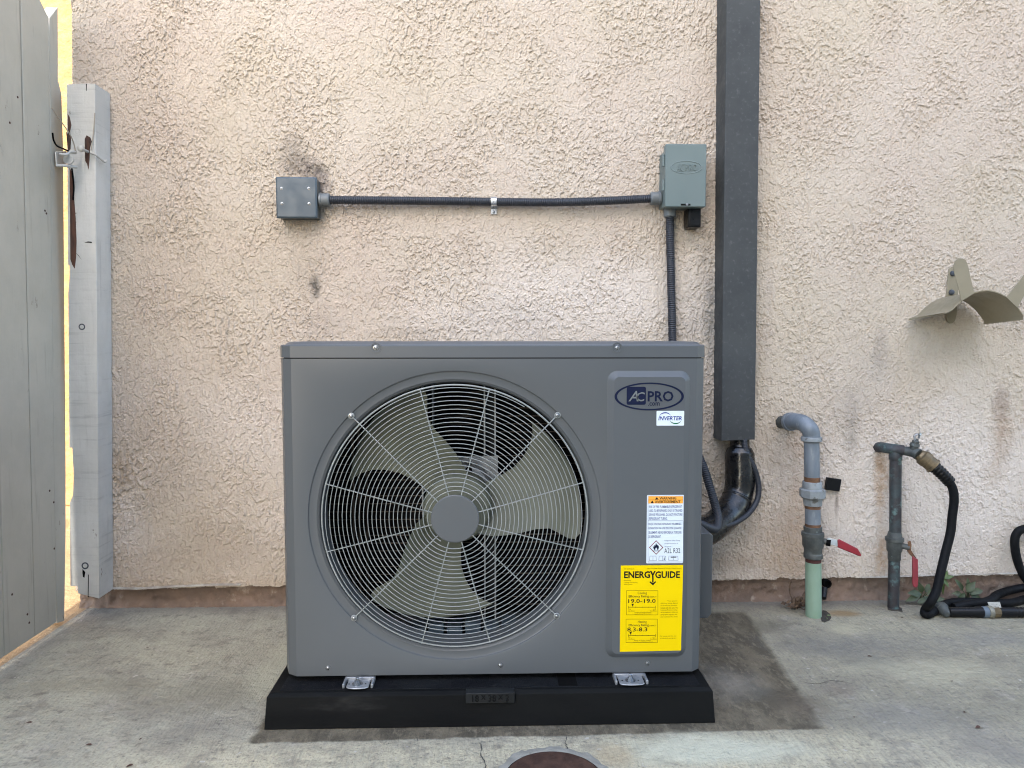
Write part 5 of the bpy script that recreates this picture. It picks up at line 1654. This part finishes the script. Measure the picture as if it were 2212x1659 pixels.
# ------------------------------------------------------------------ hose hanger on the wall
hh = thing('hose_hanger', 'tan metal saddle shaped hose hanger bolted to the stucco wall', 'hose hanger', P(2055, 640, Y=0))
pl_ = MB()
oc = [(2047.5, 588), (2049, 580), (2054, 576.5), (2062, 576), (2068, 580), (2071.5, 588), (2068, 640), (2065, 680), (2062, 692), (2057, 698), (2050, 699), (2045, 695), (2042.5, 686), (2043, 640)]
pl_.poly([P(x, y, Y=-0.004) for x, y in oc], (0, -0.004, 0))
pl_.build('back_plate', 'tan_metal', hh, bevel=0.0008)
for px, py in ((2058, 590.5), (2055, 631.5)):
    MB().lathe([(0, 0.0088), (0.002, 0.0088), (0.006, 0.007), (0.0075, 0.003)], P(px, py, Y=-0.008), (0, -1, 0), 14).build('bolt', 'bolt_dark', hh)
MB().box(P(2054, 645, Y=-0.008).x - 0.009, P(2054, 645, Y=-0.008).x + 0.009, -0.0095, -0.006, P(2054, 646, Y=-0.008).z, P(2054, 640.5, Y=-0.008).z).build('slot', 'black', hh)
YSd = -0.185
fprof = [(2043, 677.5), (2050, 674.5), (2056, 671.5), (2065, 663), (2076, 652), (2090, 641.5), (2106, 633), (2120, 629.5), (2134, 628.5), (2148, 631), (2160, 635), (2172, 641), (2184, 650), (2194, 660), (2203, 671), (2211, 683), (2210.5, 691)]
bprof_y = -0.006
rows = []
fpt = [P(x, y, Y=YSd) for x, y in fprof]
# left wing tip sits further out at the wall than the front corner
fl = [P(2031, 679.5, Y=YSd + 0.03)] + fpt
for j in range(9):
    u = j / 8
    row = []
    for i, f in enumerate(fl):
        y = f.y * (1 - u) + (-0.012) * u
        x = f.x
        z = f.z - 0.010 * u
        if i < 3:
            x -= 0.012 * u * (3 - i) / 3
            z -= 0.004 * u * (3 - i) / 3
        row.append(Vector((x, y, z)))
    rows.append(row)
MB().sheet(rows, (0, 0, 0.0030)).build('saddle', 'tan_metal', hh, smooth=60)
for pa in ([(2077, 651), (2072, 628), (2066, 606), (2060.5, 584), (2060, 574), (2063, 564), (2071, 557.5), (2080, 558), (2087, 562), (2092, 576), (2097, 600), (2102, 620), (2104, 634)],
           [(2174, 642), (2190, 622), (2206, 601), (2218, 585), (2226, 580), (2234, 583), (2238, 592), (2234, 604), (2224, 622), (2212, 640), (2198, 665)]):
    MB().poly([P(x, y, Y=YSd - 0.001) for x, y in pa], (0, 0.0025, 0)).build('finger', 'tan_metal', hh, bevel=0.0006)

# ------------------------------------------------------------------ small things on the wall
q = P(1797, 1045.5, Y=-0.010)
bs = MB().poly([P(x, y, Y=-0.004) for x, y in ((1784, 1030), (1814.5, 1034.5), (1810, 1060.5), (1780, 1056.5))], (0, -0.012, 0)).build('cover_plate', 'black_plastic', None, bevel=0.0015)
tag(bs, 'small tilted black square plate on the wall beside the galvanised riser', 'plate')
ps = MB().lathe([(-0.02, pr(9.5, 0)), (0.012, pr(9.5, 0)), (0.013, pr(7, 0)), (0.004, pr(6.4, 0))], P(1784, 1259, Y=0.0), (0, -1, 0), 18)
pso = thing('pipe_stub', 'short black pipe stub poking from the footing behind the green pipe foot', 'pipe stub', P(1784, 1259, Y=0.0))
ps.build('stub', 'black', pso)
MB().tube(spline([P(1781, 1270, Y=-0.01), P(1779, 1282, Y=-0.02), P(1778, 1292, Y=-0.03)], 5), pr(7, 0), 12).build('drooping_end', 'black_plastic', pso)

# ------------------------------------------------------------------ clean-out lid in the slab
lc = Vector((0.118, -0.9290, 0.0))
dl = thing('drain_lid', 'rusty brown round clean-out lid set in a cracked concrete collar', 'drain cover', lc)
MB().lathe([(0, 0.0930), (0.0030, 0.0930), (0.0042, 0.0905)], lc, (0, 0, 1), 48).build('lid', 'lid_iron', dl)
MB().lathe([(0.0012, 0.0970), (0.0016, 0.0925)], lc, (0, 0, 1), 48, caps=False).build('gap', 'black', dl)
rng = np.random.default_rng(5)
col = []
for r, z in ((0.0955, 0.001), (0.0970, 0.0018), (0.103, 0.0020), (0.109, 0.0016), (0.115, 0.0004)):
    col.append([Vector((lc.x + (r + (0.004 * rng.standard_normal() if r > 0.11 else 0.0006 * rng.standard_normal())) * math.cos(2 * PI * k / 72), lc.y + (r + (0.003 * rng.standard_normal() if r > 0.11 else 0)) * math.sin(2 * PI * k / 72), z + (0.0008 * rng.standard_normal() if 0.002 < z else 0))) for k in range(72)])
MB().loops(col, cap0=False, cap1=False).build('collar', 'collar', dl, smooth=60)


# ------------------------------------------------------------------ weeds, dead leaves, grit
def leaf(mb, c, d, n, ln, wd, fold=0.25, tooth=0.0):
    c, d, n = Vector(c), Vector(d).normalized(), Vector(n)
    s_ = d.cross(n).normalized()
    n = s_.cross(d).normalized()
    L_, R_ = [], []
    for u, wv in ((0.0, 0.08), (0.22, 0.75), (0.48, 1.0), (0.75, 0.62), (1.0, 0.03)):
        jit = 1 + tooth * random.uniform(-0.5, 0.5)
        mid = c + d * (ln * u) - n * (ln * 0.25 * u * u)
        L_.append(mid + s_ * (wd * wv * jit) + n * (fold * wd * wv))
        R_.append(mid - s_ * (wd * wv * jit) + n * (fold * wd * wv))
    ctr_ = [c + d * (ln * u) - n * (ln * 0.25 * u * u) for u in (0, .22, .48, .75, 1.0)]
    mb.sheet([L_, ctr_, R_])
    return mb


def weed(name, label, cat, base, mats, specs, group=None):
    t = thing(name, label, cat, base, group)
    first = True
    st_ = MB()
    for (px, py, Yv, ang, ln, wd) in specs:
        c = P(px, py, Y=Yv)
        d = Vector((math.cos(R(ang)), random.uniform(-0.5, 0.1), math.sin(R(ang))))
        m_ = MB()
        leaf(m_, c, d, Vector((random.uniform(-.3, .3), -0.8, 0.6)), ln, wd, 0.25, 0.5)
        m_.build('leaf', mats, t, smooth=60)
        st_.tube(spline([base, (Vector(base) + c) / 2 + Vector((0, -0.004, 0.004)), c], 3), 0.0011, 5)
    st_.build('stem', mats, t)
    return t


random.seed(11)
b1 = P(1985, 1290, Y=-0.015)
weed('weed', 'low green weed in the wall joint between copper riser and hose', 'weed', (b1.x, -0.015, 0.0), 'leaf_green',
     [(1990, 1284, -.03, 165, .045, .012), (1988, 1286, -.035, 195, .05, .012), (1992, 1280, -.02, 110, .035, .009), (1996, 1288, -.04, 330, .04, .012), (2002, 1284, -.03, 25, .035, .011), (2008, 1290, -.04, 340, .04, .012), (1982, 1288, -.03, 178, .03, .010), (2000, 1280, -.02, 70, .03, .008), (2014, 1296, -.05, 20, .035, .011), (2005, 1292, -.045, 200, .035, .011)], 'weeds along the wall joint')
b2 = P(2088, 1286, Y=-0.01)
weed('weed', 'green weed with broad leaves at the footing right of the hanging hose', 'weed', (b2.x, -0.012, 0.0), 'leaf_green',
     [(2080, 1276, -.02, 120, .045, .010), (2088, 1278, -.03, 60, .042, .011), (2092, 1280, -.03, 20, .042, .013), (2084, 1282, -.03, 215, .035, .010), (2096, 1284, -.035, 335, .04, .013), (2078, 1284, -.02, 170, .03, .009), (2090, 1272, -.02, 85, .035, .008)], 'weeds along the wall joint')
b3 = P(2038, 1262, Y=0.0)
weed('weed', 'bright green sprig growing up the footing close behind the hose', 'weed', (b3.x, 0.0, 0.02), 'leaf_bright',
     [(2034, 1248, -.012, 20, .036, .008), (2032, 1252, -.012, 340, .03, .008), (2030, 1256, -.015, 30, .03, .008), (2028, 1260, -.015, 300, .028, .007), (2040, 1246, -.01, 60, .026, .006), (2036, 1254, -.012, 320, .026, .007)], 'weeds along the wall joint')
b4 = P(1720, 1305, Y=-0.05)
specs = []
for i in range(46):
    px = random.gauss(1722, 13)
    py = random.gauss(1306, 9)
    if px > 1738:
        px = 1738 - random.random() * 8
    py = min(max(py, 1282), 1322)
    specs.append((px, py, random.uniform(-0.09, -0.03), random.uniform(-30, 210), random.uniform(0.012, 0.032), random.uniform(0.003, 0.007)))
dw = weed('dead_weed', 'dried brown tuft of dead leaves against the pale green pipe foot', 'dead plant', (b4.x, -0.05, 0.0), 'leaf_dry', specs)
MB().tube(spline([P(1716, 1312, Y=-0.06), P(1712, 1296, Y=-0.05), P(1706, 1280, Y=-0.04), P(1707, 1262, Y=-0.035), P(1710, 1256, Y=-0.035)], 6), 0.0022, 6).build('dry_stalk', 'leaf_dry', dw)
# dark gap in the slab beside the riser, with yellowing bits in it
so = MB()
so.add([P(x, y, Z=0.0016) for x, y in ((1777, 1318), (1784, 1319), (1793, 1326), (1796, 1334), (1792, 1340), (1782, 1344), (1775, 1342), (1772, 1330))], [tuple(range(8))])
so.add([P(x, y, Z=0.0016) for x, y in ((1917, 1312), (1924, 1309), (1940, 1309), (1948, 1314), (1950, 1322), (1940, 1319), (1926, 1319), (1918, 1317))], [tuple(range(8))])
so.build('soil_gap', 'soil', pav)
weed('weed', 'tiny yellow green leaves in the dark gap right of the green pipe foot', 'weed', P(1786, 1338, Z=0.001), 'leaf_bright',
     [(1780, 1341, -0.125, 20, .018, .006), (1784, 1334, -0.12, 40, .016, .005), (1788, 1338, -0.125, 170, .014, .005)], 'weeds along the wall joint')
# fallen bits on the slab
fl_ = None
for (px, py, ang, s_, lab) in ((1880, 1417, 10, 1.0, 'thin dark leaf on the slab below the two wall pipes'), (2056, 1470, 60, .8, 'dark leaf on the concrete at mid height of the right side'), (2085, 1537, 40, .9, 'slanting dark leaf on the concrete just above the broad one at right'),
                               (2118, 1570, 20, 1.7, 'broadest grey brown leaf lying on the concrete at lower right'), (1846, 1548, 50, .6, 'tiny dark leaf on the concrete right of the damp slab print'), (1950, 1334, 0, .7, 'dark crumb of leaf at the foot of the copper riser'),
                               (2008, 1298, 160, 1.2, 'dark leaf close behind the bend of the hose on the ground'), (624, 1355, 10, .6, 'tiny dark leaf on the concrete beside the left edge of the unit'), (497, 1665, 60, .8, 'small dark leaf at the bottom edge left of the black pad'),
                               (285, 1652, 50, 1.3, 'longest dark leaf on the concrete at lower left'), (195, 1608, 10, 1.0, 'dark leaf on the concrete below the gate'), (305, 1595, 80, .7, 'upright thin dark leaf on the concrete left of the pad'),
                               (66, 1560, 20, 1.0, 'dark leaf on the concrete at the far left edge'), (320, 1398, 50, .6, 'tiny dark leaf on the concrete below the gate post')):
    q = P(px, py, Z=0.0014)
    if fl_ is None:
        m_ = MB()
        leaf(m_, (-0.009, 0, 0), (1, 0, 0), (0, 0, 1), 0.018, 0.0034, 0.5)
        fl_ = m_.build('fallen_leaf', 'bare_wood', None)
    else:
        fl_ = fl_.copy()
        COL.objects.link(fl_)
    fl_.location = q
    fl_.rotation_euler = (0, 0, R(ang))
    fl_.scale = (s_, s_, s_)
    tag(fl_, lab, 'leaf', 'fallen leaves on the concrete')
